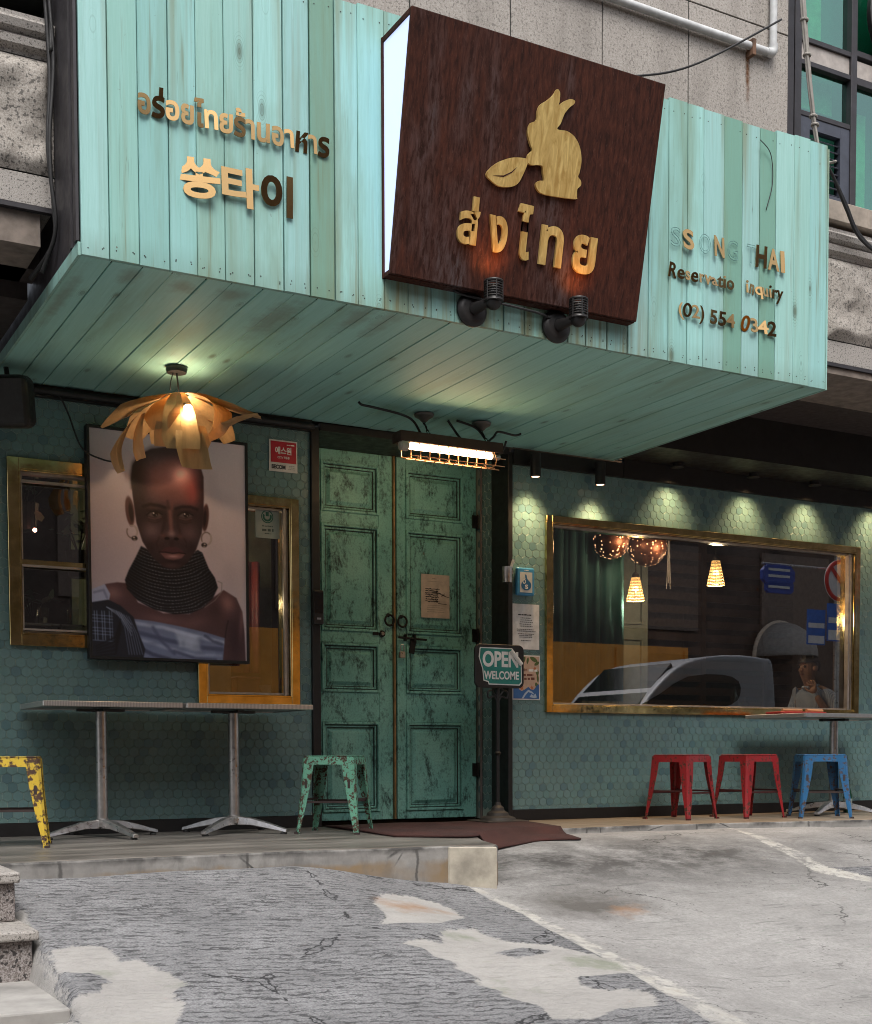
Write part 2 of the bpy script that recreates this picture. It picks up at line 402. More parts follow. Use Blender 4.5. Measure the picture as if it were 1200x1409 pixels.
# ------------------------------------------------------------------ road (one sheet)
def sdf(poly, X, Y):
    P = np.array(poly); d = np.full(X.shape, 1e9); ins = np.zeros(X.shape, bool); n = len(P)
    for i in range(n):
        a, b = P[i], P[(i+1) % n]; e = b-a; wx, wy = X-a[0], Y-a[1]
        t = np.clip((wx*e[0]+wy*e[1])/max(e@e, 1e-12), 0, 1)
        d = np.minimum(d, np.hypot(wx-e[0]*t, wy-e[1]*t))
        cnd = ((a[1] <= Y) & (b[1] > Y)) | ((b[1] <= Y) & (a[1] > Y))
        xi = a[0]+(Y-a[1])/(e[1] if abs(e[1]) > 1e-12 else 1e-12)*e[0]
        ins ^= cnd & (X < xi)
    return np.where(ins, -d, d)
def nss(a, b, x):
    t = np.clip((x-a)/(b-a), 0, 1); return t*t*(3-2*t)
def ground(x, y):
    x = np.asarray(x, float); y = np.asarray(y, float)
    L = np.where(y < 5.7, -.08-.19*(5.7-y), -.08)-.12*nss(2.3, 3.3, x)*nss(3.8, 5.5, y)
    t = np.clip((y-5.35)/1.3, 0, 1)
    R = np.where(y > 5.35, -.255+.215*(1-(1-t)**1.6), -.255-.175*(5.35-y))
    k = nss(3.0, 3.9, x); z = L*(1-k)+R*k
    z = np.where(y < 1.5, np.maximum(z, -1.02-.04*(1.5-y)), z)
    k = nss(1.02, .94, x)*nss(4.08, 4.3, y)
    z = np.where(z > -.46, z*(1-k)-.46*k, z)
    return np.maximum(z, -1.3)
P1 = [(2.502, 5.135), (2.642, 5.31), (2.794, 5.328), (2.883, 5.266), (2.929, 5.148), (2.896, 4.994), (2.675, 4.83), (2.382, 4.81), (2.478, 4.941)]
P2 = [(2.333, 4.56), (2.454, 4.608), (2.519, 4.549), (2.647, 4.742), (2.812, 4.777), (2.838, 4.578), (3.018, 4.5), (3.105, 4.348), (3.164, 4.212), (3.118, 4.054), (2.853, 4.051), (2.809, 3.96), (2.866, 3.905), (2.995, 3.868), (3.009, 3.78), (2.952, 3.696), (2.786, 3.719), (2.629, 3.656), (2.496, 3.695), (2.506, 3.817), (2.434, 3.926), (2.452, 3.985), (2.404, 4.07), (2.457, 4.144), (2.428, 4.253), (2.463, 4.314), (2.399, 4.384), (2.414, 4.48)]
H2 = [(2.678, 4.39), (2.858, 4.463), (2.953, 4.387), (2.824, 4.332), (2.706, 4.317)]
P3 = [(1.033, 4.775), (1.162, 4.819), (1.244, 4.773), (1.241, 4.613), (1.315, 4.618), (1.367, 4.462), (1.4, 4.317), (1.325, 4.266), (1.333, 4.146), (1.26, 4.002), (1.2, 3.7), (.93, 3.75), (0.984, 4.317), (0.996, 4.553)]
H3 = [(1.005, 4.537), (1.111, 4.512), (1.152, 4.42), (1.094, 4.348), (1.005, 4.328)]
P4 = [(1.0, 5.341), (1.04, 5.279), (1.017, 4.911), (0.996, 4.553), (0.964, 4.086), (0.93, 3.7), (0.5, 3.7), (0.5, 4.866)]
LINE = [(3.275, 5.647), (3.337, 5.543), (3.336, 5.116), (3.303, 4.789), (3.25, 4.313), (3.228, 4.061), (3.19, 3.775), (3.182, 3.3), (3.056, 3.3), (3.071, 3.837), (3.134, 4.228), (3.203, 4.776), (3.274, 5.093)]
LINE2 = [(5.864, 6.687), (5.876, 6.509), (5.814, 6.199), (5.739, 5.836), (5.657, 5.524), (5.793, 5.32), (5.684, 5.219), (5.58, 5.381), (5.508, 5.479), (5.581, 5.728), (5.695, 6.149), (5.808, 6.455)]
DARK = [(5.657, 5.524), (5.806, 5.498), (6.2, 5.5), (6.2, 5.2), (5.793, 5.32), (5.678, 5.442)]
ASPH = [(-3, 6.5), (3.2, 6.5), (3.275, 5.62), (3.274, 5.093), (3.203, 4.776), (3.12, 4.2), (3.06, 3.8), (3.0, 3.2), (2.6, -3), (-3, -3)]
OIL = [(3.474, 5.328), (3.711, 5.381), (3.938, 5.405), (4.003, 5.207), (3.872, 5.003), (3.627, 4.978), (3.423, 5.103)]
RUST = [(3.837, 5.126), (3.947, 5.134), (3.921, 5.033), (3.781, 4.984)]
xs = np.concatenate([np.linspace(-40, -.6, 12), np.arange(-.4, 7.2, .022), np.linspace(7.4, 60, 24)])
ys = np.concatenate([np.linspace(-40, 1, 20), np.linspace(1.2, 3.2, 12), np.arange(3.25, 6.72, .022), [6.76]])
X, Y = np.meshgrid(xs, ys); Z = ground(X, Y)
rng = np.random.RandomState(3)
Z = Z+.004*np.sin(X*7+Y*3)*np.sin(Y*9-X*2)*(Y > 3)
asp = sdf(ASPH, X, Y); pat = np.minimum(np.minimum(sdf(P1, X, Y), np.maximum(sdf(P2, X, Y), -sdf(H2, X, Y))), np.minimum(np.maximum(sdf(P3, X, Y), -sdf(H3, X, Y)), sdf(P4, X, Y)))
lin = np.minimum(sdf(LINE, X, Y), sdf(LINE2, X, Y)); drk = sdf(DARK, X, Y)
asp = np.minimum(asp, drk)
Z = Z+.006*(nss(.01, -.01, asp)*(1-nss(.01, -.01, pat)))
enc = lambda d, s: np.clip(.5-d/s, 0, 1)
gm = np.stack([enc(asp, .3), enc(pat, .3), enc(lin, .2), np.ones_like(X)], -1)
apron = np.exp(-((Y-5.92)/.52)**2)*nss(3.2, 3.6, X)*(1-.55*nss(4.9, 6.2, X))
rustm = np.maximum(enc(sdf(RUST, X, Y), .5), enc(sdf([(2.56, 5.2), (2.75, 5.2), (2.86, 5.1), (2.6, 5.0)], X, Y), .35))
gd = np.stack([enc(sdf(OIL, X, Y), .6), rustm, apron, np.ones_like(X)], -1)
ny, nx = X.shape
me = bpy.data.meshes.new('road')
idx = np.arange(nx*ny).reshape(ny, nx)
quads = np.stack([idx[:-1, :-1], idx[:-1, 1:], idx[1:, 1:], idx[1:, :-1]], -1).reshape(-1, 4)
me.from_pydata(np.stack([X, Y, Z], -1).reshape(-1, 3).tolist(), [], quads.tolist())
for nm, a in (('Gm', gm), ('Gd', gd)):
    ca = me.color_attributes.new(nm, 'FLOAT_COLOR', 'POINT'); ca.data.foreach_set('color', a.reshape(-1).astype(np.float32))
me.polygons.foreach_set('use_smooth', [True]*len(me.polygons))
t = Mt('road_surface', rough=.85)
co = t.co()
g1 = t.n('SeparateColor', {0: t.attr('Gm')}).outputs; g2 = t.n('SeparateColor', {0: t.attr('Gd')}).outputs
ed = t.math('MULTIPLY', t.math('SUBTRACT', t.math('ADD', t.math('MULTIPLY', t.noise(9, 6, .75), .6), t.math('MULTIPLY', t.noise(45, 5, .75), .4)), .5), .5)
ed2 = t.math('MULTIPLY', t.math('SUBTRACT', t.noise(34, 6, .75), .5), .7)
asm = t.mr(t.math('ADD', g1[0], t.math('MULTIPLY', ed, .35)), .49, .51)
ptm = t.mr(t.math('ADD', g1[1], ed), .485, .53)
lnm = t.mr(t.math('ADD', g1[2], ed2), .47, .55)
# worn asphalt seal: long wavy cracks
def wob(sc, rz, amt, nsc):
    nn = t.n('TexNoise', {'Vector': co, 'Scale': nsc, 'Detail': 4, 'Roughness': .65}).outputs['Color']
    nn = t.n('VectorMath', {0: nn, 1: (.5, .5, .5)}, operation='SUBTRACT').outputs[0]
    nn = t.n('VectorMath', {0: nn, 'Scale': amt}, operation='SCALE').outputs[0]
    return t.n('VectorMath', {0: t.co(sc, (0, 0, rz)), 1: nn}, operation='ADD').outputs[0]
cr = t.voro(1, wob((1.7, 20, .2), rad(24), 2.4, 4.5), 'DISTANCE_TO_EDGE')
cr2 = t.voro(1, wob((4, 46, .2), rad(26), 2.4, 9), 'DISTANCE_TO_EDGE')
fade = t.noise(2.4, 4, .6)
wv1 = t.n('TexWave', {'Vector': t.co((.45, 1, 1), (0, 0, rad(24))), 'Scale': 8.5, 'Distortion': 9.0, 'Detail': 5.0, 'Detail Scale': 2.2, 'Detail Roughness': .62}, bands_direction='Y').outputs[0]
rib = t.math('MULTIPLY', t.mr(wv1, .30, .06), t.mr(t.noise(13, 5, .75), .40, .55))
cm = t.math('MAXIMUM', t.math('MULTIPLY', t.math('MULTIPLY', t.mr(cr, .05, .015), t.mr(fade, .50, .60)), .9), t.math('MULTIPLY', rib, .9))
cm = t.math('MAXIMUM', cm, t.math('MULTIPLY', t.mr(cr2, .06, .02), t.math('MULTIPLY', t.mr(t.noise(17, 4, .7), .46, .56), .7)))
ac = t.mix(t.mr(t.noise(3, 5), .35, .7), (.20, .20, .206), (.285, .285, .292))
ac = t.mix(t.mr(t.noise(120, 3), .42, .62, 0, .6), ac, (.10, .10, .105))
ac = t.mix(t.math('MULTIPLY', cm, .9), ac, (.03, .03, .033))
vd = t.voro(.75, t.co((1, 1, 1), loc=(.3, .2, 0)), 'DISTANCE_TO_EDGE')
vd = t.math('ADD', vd, t.math('MULTIPLY', t.math('SUBTRACT', t.noise(6, 5), .5), .16))
big = t.math('MULTIPLY', t.mr(t.math('ABSOLUTE', vd), .006, .002), 1)
ac = t.mix(big, ac, (.025, .025, .028))
# pale concrete
n1 = t.noise(1.9, 10, .76, t.co((1, 1.6, 1), (0, 0, rad(20)))); n2 = t.noise(45, 5, .65)
cc = t.mix(t.mr(n1, .30, .70), (.235, .228, .22), (.40, .39, .378))
cc = t.mix(t.mr(n2, .42, .75, 0, .6), cc, (.17, .16, .155))
sc = t.noise(1, 6, .75, t.co((4, 26, 1), (0, 0, rad(-32))), .4)
cc = t.mix(t.mr(sc, .57, .64, 0, .62), cc, (.13, .13, .125))
sc2 = t.noise(1, 5, .7, t.co((5, 30, 1), (0, 0, rad(-55))), .3)
cc = t.mix(t.math('MULTIPLY', t.mr(sc2, .63, .68, 0, .8), t.mr(t.noise(1.3, 3), .5, .62)), cc, (.12, .19, .13))
cc = t.mix(t.math('MULTIPLY', t.mr(t.voro(34), .20, .12), t.mr(t.noise(5, 4), .5, .6)), cc, (.09, .088, .085))
cc = t.mix(t.mr(t.noise(210, 2, .5), .56, .68, 0, .5), cc, (.12, .115, .11))
cc = t.mix(t.math('MULTIPLY', t.mr(t.voro(1.1, wob((1, 1, .2), 0, .35, 5), 'DISTANCE_TO_EDGE'), .010, .003), t.mr(t.noise(1.1, 3), .5, .58)), cc, (.07, .068, .065))
# soot on the ramp, oil, rust
ap = t.math('MULTIPLY', g2[2], t.mr(t.noise(2.6, 8, .75, t.co((1, 1.3, 1), (0, 0, rad(30)))), .30, .58))
cc = t.mix(t.math('MULTIPLY', ap, .93), cc, (.038, .035, .033))
ol = t.mr(t.math('ADD', g2[0], t.math('MULTIPLY', t.math('SUBTRACT', t.noise(5, 6, .7), .5), 1.0)), .3, .8, 0, .85)
cc = t.mix(ol, cc, (.075, .068, .06))
pc = t.mix(t.mr(n1, .3, .7), (.29, .278, .265), (.41, .395, .375))
pc = t.mix(t.mr(n2, .45, .8, 0, .35), pc, (.25, .24, .22))
pc = t.mix(t.mr(sc, .58, .66, 0, .4), pc, (.22, .21, .19))
gn = t.math('MULTIPLY', t.mr(t.noise(3.5, 5), .56, .68, 0, .55), 1)
pc = t.mix(gn, pc, (.15, .18, .11))
c = t.mix(asm, cc, ac); c = t.mix(t.math('MULTIPLY', ptm, 1), c, pc)
ru = t.mr(t.math('ADD', g2[1], t.math('MULTIPLY', t.math('SUBTRACT', t.noise(8, 6, .7), .5), .8)), .38, .75, 0, .75)
c = t.mix(ru, c, (.30, .15, .06))
wl = t.mix(t.mr(t.noise(20, 5), .4, .7), (.46, .445, .41), (.36, .34, .30))
wear = t.math('MULTIPLY', lnm, t.mr(t.noise(9, 7, .75), .58, .47))
c = t.mix(t.math('MULTIPLY', wear, t.mr(t.noise(2.2, 4), .30, .55, .35, 1)), c, wl)
t.set('Base Color', c)
h = t.math('SUBTRACT', t.math('MULTIPLY', n2, .35), t.math('MULTIPLY', t.math('MULTIPLY', cm, asm), 1.0))
h = t.math('ADD', h, t.math('MULTIPLY', t.noise(130, 3), .3))
t.bump(h, .5, .008)
M['road'] = t.m; me.materials.append(t.m)
road = bpy.data.objects.new('road', me); C.objects.link(road); struct(road)

# raised terrace along the shop (platform left, narrow strip right), and the kerb face
PLAT = [(-1.6, 5.76), (1.06, 5.721), (1.38, 5.708), (1.746, 5.728), (2.38, 5.75), (2.803, 5.69), (3.207, 5.676), (3.345, 5.60), (3.397, 5.565), (3.44, 5.60), (3.56, 5.95), (3.75, 6.35), (4.2, 6.66), (4.6, 6.68), (5.3, 6.70), (5.8, 6.64), (7.0, 6.45), (9.5, 6.2), (9.5, 7.58), (-1.6, 7.58)]
tb = MB(); tb.prism(PLAT, (0, 0, -.6), (1, 0, 0), (0, 1, 0), (0, 0, 1), .6)
tb.mi = [0, 0]+[1]*len(PLAT)
terr = tb.build('terrace', [M['terrace'], M['concrete']], bevel=.012, seg=2); struct(terr)
# pale repaired end of the kerb
t = plain('pale_kerb_end', (.42, .38, .31), .8, var=.2, sc=9, bump=.3)
tb = MB(); tb.prism([(3.19, 5.668), (3.345, 5.588), (3.400, 5.552), (3.412, 5.556), (3.36, 5.62), (3.2, 5.70)], (0, 0, -.5), (1, 0, 0), (0, 1, 0), (0, 0, 1), .492)
tb.build('kerb_end', t, bevel=.006).update_tag()
struct(bpy.data.objects['kerb_end'])

# granite steps of the next entrance
st = thing('granite_steps', 'grey speckled granite steps at the lower left corner, rising beside the cracked road', 'steps', (-1, 5, -.37))
def sp(b, n, m): 
    o = b.build(n, m, st, bevel=.008, seg=2); o.location = (1, -5, .37); return o
sp(MB().box(-2.5, 1.0, 5.13, 6.2, -.035, .008), 'tread', M['granite'])
sp(MB().box(-2.5, .985, 5.16, 6.2, -.185, -.036), 'riser', M['granite_dark'])
sp(MB().box(-2.5, 1.01, 4.85, 5.3, -.222, -.186), 'tread', M['granite'])
sp(MB().box(-2.5, .99, 4.88, 5.3, -.40, -.223), 'riser', M['granite_dark'])
sp(MB().box(-2.5, .985, 4.27, 4.9, -.46, -.372), 'landing', plain('landing_concrete', (.36, .345, .325), .8, var=.2, sc=5, bump=.3))

# ------------------------------------------------------------------ shopfront: tiled ground floor
shop = thing('tiled_shopfront', 'dark teal hexagon tiled restaurant front with windows and weathered green double doors', 'shopfront', (0, 7.6, 0))
def sh(b, n, m, par=None, **k):
    o = b.build(n, m, par or shop, **k)
    if par is None: o.location = (0, -7.6, 0)
    return o
ZT = 2.50
WIN_R = (5.05, 8.07, .75, 2.11); WIN_A = (1.445, 2.30, 1.078, 2.127); WIN_B = (2.54, 3.2, .765, 2.045)
def tile_wall(x0, x1, z0, z1, holes, seed, name, tone):
    rnd = random.Random(seed); R = .0336; W = math.sqrt(3)*R; mb = MB(); g = .0013
    def blocked(x, z):
        for a, b, c, d in holes:
            if a-.002 < x < b+.002 and c-.002 < z < d+.002: return True
        return x < x0 or x > x1 or z < z0 or z > z1
    row = 0; z = z0
    while z < z1+R:
        x = x0+(W/2 if row % 2 else 0)
        while x < x1+W:
            ring = [(x+(R-g)*math.sin(rad(60*k)), z+(R-g)*math.cos(rad(60*k))) for k in range(6)]
            pts = []
            for q in ring:
                pts.append(q)
            if not blocked(x, z) or not all(blocked(*q) for q in ring):
                # clip against wall rectangle and openings by clamping
                def clampq(q):
                    u, v = min(max(q[0], x0), x1), min(max(q[1], z0), z1)
                    for a, b, c, d in holes:
                        if a < u < b and c < v < d:
                            e = [(u-a, 0), (b-u, 1), (v-c, 2), (d-v, 3)]; k = min(e)[1]
                            u, v = ((a, v), (b, v), (u, c), (u, d))[k]
                    return u, v
                rr = [clampq(q) for q in ring]
                ar = sum(rr[i][0]*rr[(i+1) % 6][1]-rr[(i+1) % 6][0]*rr[i][1] for i in range(6))
                if abs(ar) > 3e-4:
                    cx_, cz_ = sum(q[0] for q in rr)/6, sum(q[1] for q in rr)/6
                    tx, tz = rnd.gauss(0, .014), rnd.gauss(0, .014)
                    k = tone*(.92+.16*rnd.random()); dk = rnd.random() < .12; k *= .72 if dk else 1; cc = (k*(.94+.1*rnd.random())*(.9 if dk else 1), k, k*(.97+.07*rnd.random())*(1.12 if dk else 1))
                    outer = [(q[0], 7.6, q[1]) for q in rr]
                    inner = []
                    for q in rr:
                        u, v = cx_+(q[0]-cx_)*.95, cz_+(q[1]-cz_)*.95
                        inner.append((u, 7.6-.0016-(u-cx_)*tx-(v-cz_)*tz, v))
                    mb.add(outer+inner, [(6, 7, 8, 9, 10, 11)]+[(i, (i+1) % 6, 6+(i+1) % 6, 6+i) for i in range(6)], 0, cc)
            x += W
        z += 1.5*R; row += 1
    # backing slab around the openings
    xsx = sorted({x0, x1, *[h[0] for h in holes], *[h[1] for h in holes]}); zsz = sorted({z0, z1, *[h[2] for h in holes], *[h[3] for h in holes]})
    for i in range(len(xsx)-1):
        for j in range(len(zsz)-1):
            mx, mz = (xsx[i]+xsx[i+1])/2, (zsz[j]+zsz[j+1])/2
            if any(a < mx < b and c < mz < d for a, b, c, d in holes): continue
            mb.box(xsx[i], xsx[i+1], 7.602, 7.78, zsz[j], zsz[j+1], 1)
    return sh(mb, name, [M['tile'], M['grout']], recalc=True)
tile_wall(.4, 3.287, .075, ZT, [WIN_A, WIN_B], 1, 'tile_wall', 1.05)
tile_wall(4.775, 9.4, .075, ZT-.06, [WIN_R], 2, 'tile_wall', 1.3)  # same tile, colour raised to paint in the brighter light on this side
# short tiled return beside the door
mb = MB(); rnd = random.Random(5); R = .0362
for r in range(48):
    for k in range(4):
        y = 7.80+.0627*k+(.031 if r % 2 else 0); z = .1+r*1.5*R
        if y > 8.0: continue
        cc = (.75+.4*rnd.random(),)*3
        ou = [(4.762, y+(R-.0024)*math.sin(rad(60*q)), z+(R-.0024)*math.cos(rad(60*q))) for q in range(6)]
        inn = [(4.758, y+(p[1]-y)*.87, z+(p[2]-z)*.87) for p in ou]
        mb.add(ou+inn, [(6, 7, 8, 9, 10, 11)]+[(i, (i+1) % 6, 6+(i+1) % 6, 6+i) for i in range(6)], 0, cc)
mb.box(4.763, 4.93, 7.80, 8.2, .0, ZT, 1)
sh(mb, 'tile_return', [M['tile'], M['grout']])
sh(MB().box(3.288, 3.343, 7.575, 8.03, 0, ZT+.01), 'post', M['black_steel'], bevel=.003)
sh(MB().box(4.738, 4.774, 7.575, 7.798, 0, ZT+.01), 'post', M['black_steel'], bevel=.003)
sh(MB().box(.4, 3.287, 7.586, 7.60, 0, .073), 'base_trim', M['black_steel'])
sh(MB().box(4.775, 9.4, 7.586, 7.60, 0, .073), 'base_trim', M['black_steel'])
for q in ((3.344, 4.737, 7.62, 8.05, ZT-.01, ZT+.03), (.4, 3.287, 7.555, 7.6, 2.475, 2.54), (4.775, 5.70, 7.565, 7.6, 2.43, 2.53), (3.344, 4.737, 7.56, 7.6, 2.485, 2.53)): sh(MB().box(*q), 'header_beam', M['black_steel'])
# dark ceiling of the neighbouring recess, right of and left of the canopy
sh(MB().box(5.62, 9.8, 7.16, 7.6, 2.56, 2.95), 'bulkhead', M['black_steel']); sh(MB().box(5.71, 9.8, 7.57, 7.6, 2.43, 2.559), 'header_beam', M['black_steel'])
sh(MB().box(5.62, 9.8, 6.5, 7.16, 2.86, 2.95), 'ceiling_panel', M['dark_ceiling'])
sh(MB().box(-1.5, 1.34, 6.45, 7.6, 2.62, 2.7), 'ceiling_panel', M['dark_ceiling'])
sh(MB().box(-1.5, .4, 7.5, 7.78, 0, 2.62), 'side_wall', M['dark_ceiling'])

# --- doors
def door_leaf(x0, x1, px0, px1, seed):
    d = MB()
    Y = 8.0
    d.box(x0, x1, Y+.018, Y+.05, .012, 2.49)
    zs = [(.07, .68), (.88, 1.21), (1.29, 2.0), (2.08, 2.41)]
    edges = [.012]+[q for p in zs for q in p]+[2.49]
    d.box(x0, px0, Y, Y+.0179, .012, 2.49); d.box(px1, x1, Y, Y+.0179, .012, 2.49)
    for i in range(0, len(edges), 2): d.box(px0+.0003, px1-.0003, Y+.0005, Y+.0179, edges[i], edges[i+1])
    o = sh(d, 'door', M['door'], bevel=.003)
    for a, b in zs:
        m = MB()
        for k, (ins, wd, yy) in enumerate(((.0, .018, -.012), (.024, .012, .004))):
            A0, A1, B0, B1 = px0+ins, px1-ins, a+ins, b-ins
            y0, y1 = Y+yy, Y+.0176
            m.box(A0, A0+wd, y0, y1, B0, B1); m.box(A1-wd, A1, y0, y1, B0, B1)
            m.box(A0+wd+.0002, A1-wd-.0002, y0+.0004, y1, B0, B0+wd); m.box(A0+wd+.0002, A1-wd-.0002, y0+.0004, y1, B1-wd, B1)
        gm_ = MB(); A0, A1, B0, B1 = px0+.0185, px1-.0185, a+.0185, b-.0185
        for (q0, q1, q2, q3) in ((A0, A0+.005, B0, B1), (A1-.005, A1, B0, B1), (A0+.0052, A1-.0052, B0, B0+.005), (A0+.0052, A1-.0052, B1-.005, B1)): gm_.box(q0, q1, Y+.006, Y+.0175, q2, q3)
        for (q0, q1, q2, q3) in ((A0+.019, A0+.0225, B0+.019, B1-.019), (A1-.0225, A1-.019, B0+.019, B1-.019), (A0+.0227, A1-.0227, B0+.019, B0+.0225), (A0+.0227, A1-.0227, B1-.0225, B1-.019)): gm_.box(q0, q1, Y+.008, Y+.0175, q2, q3)
        sh(gm_, 'panel_groove', M['door_groove'], o)
        cx0, cx1, cz0, cz1 = px0+.05, px1-.05, a+.05, b-.05
        if cz1-cz0 > .05:
            s = .022; v = [(cx0, Y+.0174, cz0), (cx1, Y+.0174, cz0), (cx1, Y+.0174, cz1), (cx0, Y+.0174, cz1), (cx0+s, Y+.001, cz0+s), (cx1-s, Y+.001, cz0+s), (cx1-s, Y+.001, cz1-s), (cx0+s, Y+.001, cz1-s)]
            m.add(v, [(4, 5, 6, 7), (0, 1, 5, 4), (1, 2, 6, 5), (2, 3, 7, 6), (3, 0, 4, 7)])
        sh(m, 'door_panel', M['door'], o, bevel=.0025)
    return o
dl = door_leaf(3.345, 4.068, 3.535, 3.965, 1); dr = door_leaf(4.102, 4.735, 4.172, 4.625, 2)
dl['label'] = 'weathered green door leaf with ring and small round lock'; dr['label'] = 'weathered green door leaf with slide bolt and padlock'
M['old_gold'] = plain('worn_gilt_edge', (.34, .22, .10), .4, .5, var=.25)
sh(MB().box(4.069, 4.084, 7.982, 8.05, .012, 2.49), 'meeting_strip', M['old_gold'], dl, bevel=.002)
M['iron'] = plain('old_iron', (.022, .02, .018), .5, .6)
def ring(x, z, par):
    b = MB(); b.tube([(x+.034*math.cos(a), 7.975, z+.036*math.sin(a)) for a in [2*math.pi*i/20 for i in range(20)]], .0075, 8, close=True)
    b.lathe([(.002, 0), (.014, 0), (.012, .012), (.004, .016)], (x, 7.998, z+.036), (0, -1, 0), 12)
    sh(b, 'ring_pull', M['iron'], par, smooth=True)
ring(4.033, 1.375, dl); ring(4.132, 1.37, dr)
b = MB(); b.lathe([(.003, 0), (.024, 0), (.022, .012), (.016, .015)], (3.985, 7.999, 1.283), (0, -1, 0), 18); b.box(3.915, 3.955, 7.988, 7.9995, 1.272, 1.292)
sh(b, 'lock', M['iron'], dl)
sh(MB().lathe([(.002, 0), (.013, 0), (.011, .005)], (3.985, 7.984, 1.283), (0, -1, 0), 14), 'lock_face', M['steel'], dl)
b = MB(); b.tube([(4.10, 7.975, 1.262), (4.32, 7.975, 1.252)], .0085, 8); b.box(4.22, 4.235, 7.965, 7.9995, 1.235, 1.285); b.box(4.15, 4.163, 7.965, 7.9995, 1.24, 1.285); b.obox(Matrix.Translation((4.215, 7.985, 1.215)) @ Matrix.Rotation(.15, 4, 'Y'), -.02, .02, -.008, .012, -.06, .04)
sh(b, 'slide_bolt', M['iron'], dr, bevel=.002)
b = MB(); b.box(4.105, 4.145, 7.955, 7.98, 1.12, 1.165); sh(b, 'padlock', plain('padlock_brass', (.55, .47, .38), .35, .6), dr, bevel=.004)
b = MB(); b.tube([(4.112, 7.967, 1.165), (4.112, 7.967, 1.2), (4.118, 7.967, 1.212), (4.132, 7.967, 1.212), (4.138, 7.967, 1.2), (4.138, 7.967, 1.165)], .0045, 8); sh(b, 'padlock_shackle', M['steel'], dr)
for z in (2.1, 1.3, .35):
    b = MB(); b.tube([(4.742, 7.985, z-.05), (4.742, 7.985, z+.05)], .009, 8); b.box(4.70, 4.74, 7.988, 7.9995, z-.045, z+.045); sh(b, 'hinge', M['iron'], dr)
sh(MB().tube([(4.752, 7.96, .0), (4.752, 7.96, 2.48)], .009, 8), 'jamb_strip', plain('jamb_strip', (.16, .13, .12), .5), None)

# --- windows
def win_frame(name, x0, x1, z0, z1, wb, lab, depth=.028):
    b = MB()
    for (a, c, d, e) in ((x0, x0+wb, z0, z1), (x1-wb, x1, z0, z1), (x0+wb+.0003, x1-wb-.0003, z0, z0+wb), (x0+wb+.0003, x1-wb-.0003, z1-wb, z1)):
        b.box(a, c, 7.572, 7.572+depth, d, e)
    for (a, c, d, e) in ((x0+wb, x0+wb+.01, z0+wb, z1-wb), (x1-wb-.01, x1-wb, z0+wb, z1-wb), (x0+wb+.0103, x1-wb-.0103, z0+wb, z0+wb+.01), (x0+wb+.0103, x1-wb-.0103, z1-wb-.01, z1-wb)):
        b.box(a, c, 7.5725, 7.77, d, e)
    o = sh(b, 'window', M['brass'], bevel=.0015); o['label'] = lab; return o
def strip_frame(o, x0, x1, z0, z1, wd, y0, y1, name='inner_frame', bars=()):
    b = MB()
    b.box(x0, x0+wd, y0, y1, z0, z1).box(x1-wd, x1, y0, y1, z0, z1).box(x0+wd+.0002, x1-wd-.0002, y0, y1, z0, z0+wd).box(x0+wd+.0002, x1-wd-.0002, y0, y1, z1-wd, z1)
    sh(b, name, M['frame_steel'], o, bevel=.001)
def pane(o, x0, x1, z0, z1, y, mat, name='glass_pane'):
    sh(MB().box(x0, x1, y, y+.006, z0, z1), name, mat, o)
wr = win_frame('window', *WIN_R, .046, 'wide shop window in a polished brass frame')
strip_frame(wr, 5.107, 8.013, .807, 2.053, .011, 7.60, 7.66)
pane(wr, 5.118, 8.002, .818, 2.042, 7.63, M['glass'])
sh(MB().box(7.955, 7.972, 7.585, 7.625, .80, 2.05), 'mullion', M['frame_steel'], wr)
wa = win_frame('window', *WIN_A, .062, 'dark brass framed window left of the portrait')
strip_frame(wa, 1.518, 2.227, 1.151, 2.055, .012, 7.60, 7.66)
pane(wa, 1.53, 2.215, 1.163, 2.043, 7.63, M['glass'])
sh(MB().box(1.508, 2.237, 7.583, 7.70, 1.535, 1.562), 'glazing_bar', M['brass'], wa, bevel=.001)
sh(MB().box(1.508, 2.237, 7.578, 7.60, 1.522, 1.5345), 'glazing_bar', M['frame_steel'], wa)
for q in ((1.992, 2.006), (1.165, 1.176)): sh(MB().box(1.508, 2.237, 7.576, 7.60, *q), 'glazing_bar', M['frame_steel'], wa)
wb_ = win_frame('window', *WIN_B, .052, 'narrow brass framed window right of the portrait')
strip_frame(wb_, 2.604, 3.136, .829, 1.981, .014, 7.60, 7.66)
pane(wb_, 2.618, 3.122, .843, 1.967, 7.63, M['glass'])
sh(MB().box(3.098, 3.113, 7.578, 7.60, .81, 2.0).box(2.6, 3.098, 7.579, 7.60, 1.985, 1.997), 'glazing_bar', M['frame_steel'], wb_)

# --- room behind the windows
room = MB().box(.4, 9.6, 11.6, 11.7, 0, 2.6).box(.3, .4, 7.78, 11.7, 0, 2.6).box(9.6, 9.7, 7.78, 11.7, 0, 2.6)
struct(room.build('interior_wall', plain('interior_wall_paint', (.055, .04, .034), .8)))
struct(MB().box(.3, 9.7, 8.06, 11.7, -.05, 0).build('interior_floor', plain('interior_floor_boards', (.06, .045, .035), .6)))
struct(MB().box(.3, 9.7, 7.78, 11.7, 2.6, 2.66).build('interior_ceiling', plain('interior_ceiling_paint', (.03, .027, .025), .8)))
struct(MB().box(3.3, 4.9, 8.07, 8.12, 0, 2.6).build('door_lobby_wall', M['dark_ceiling']))
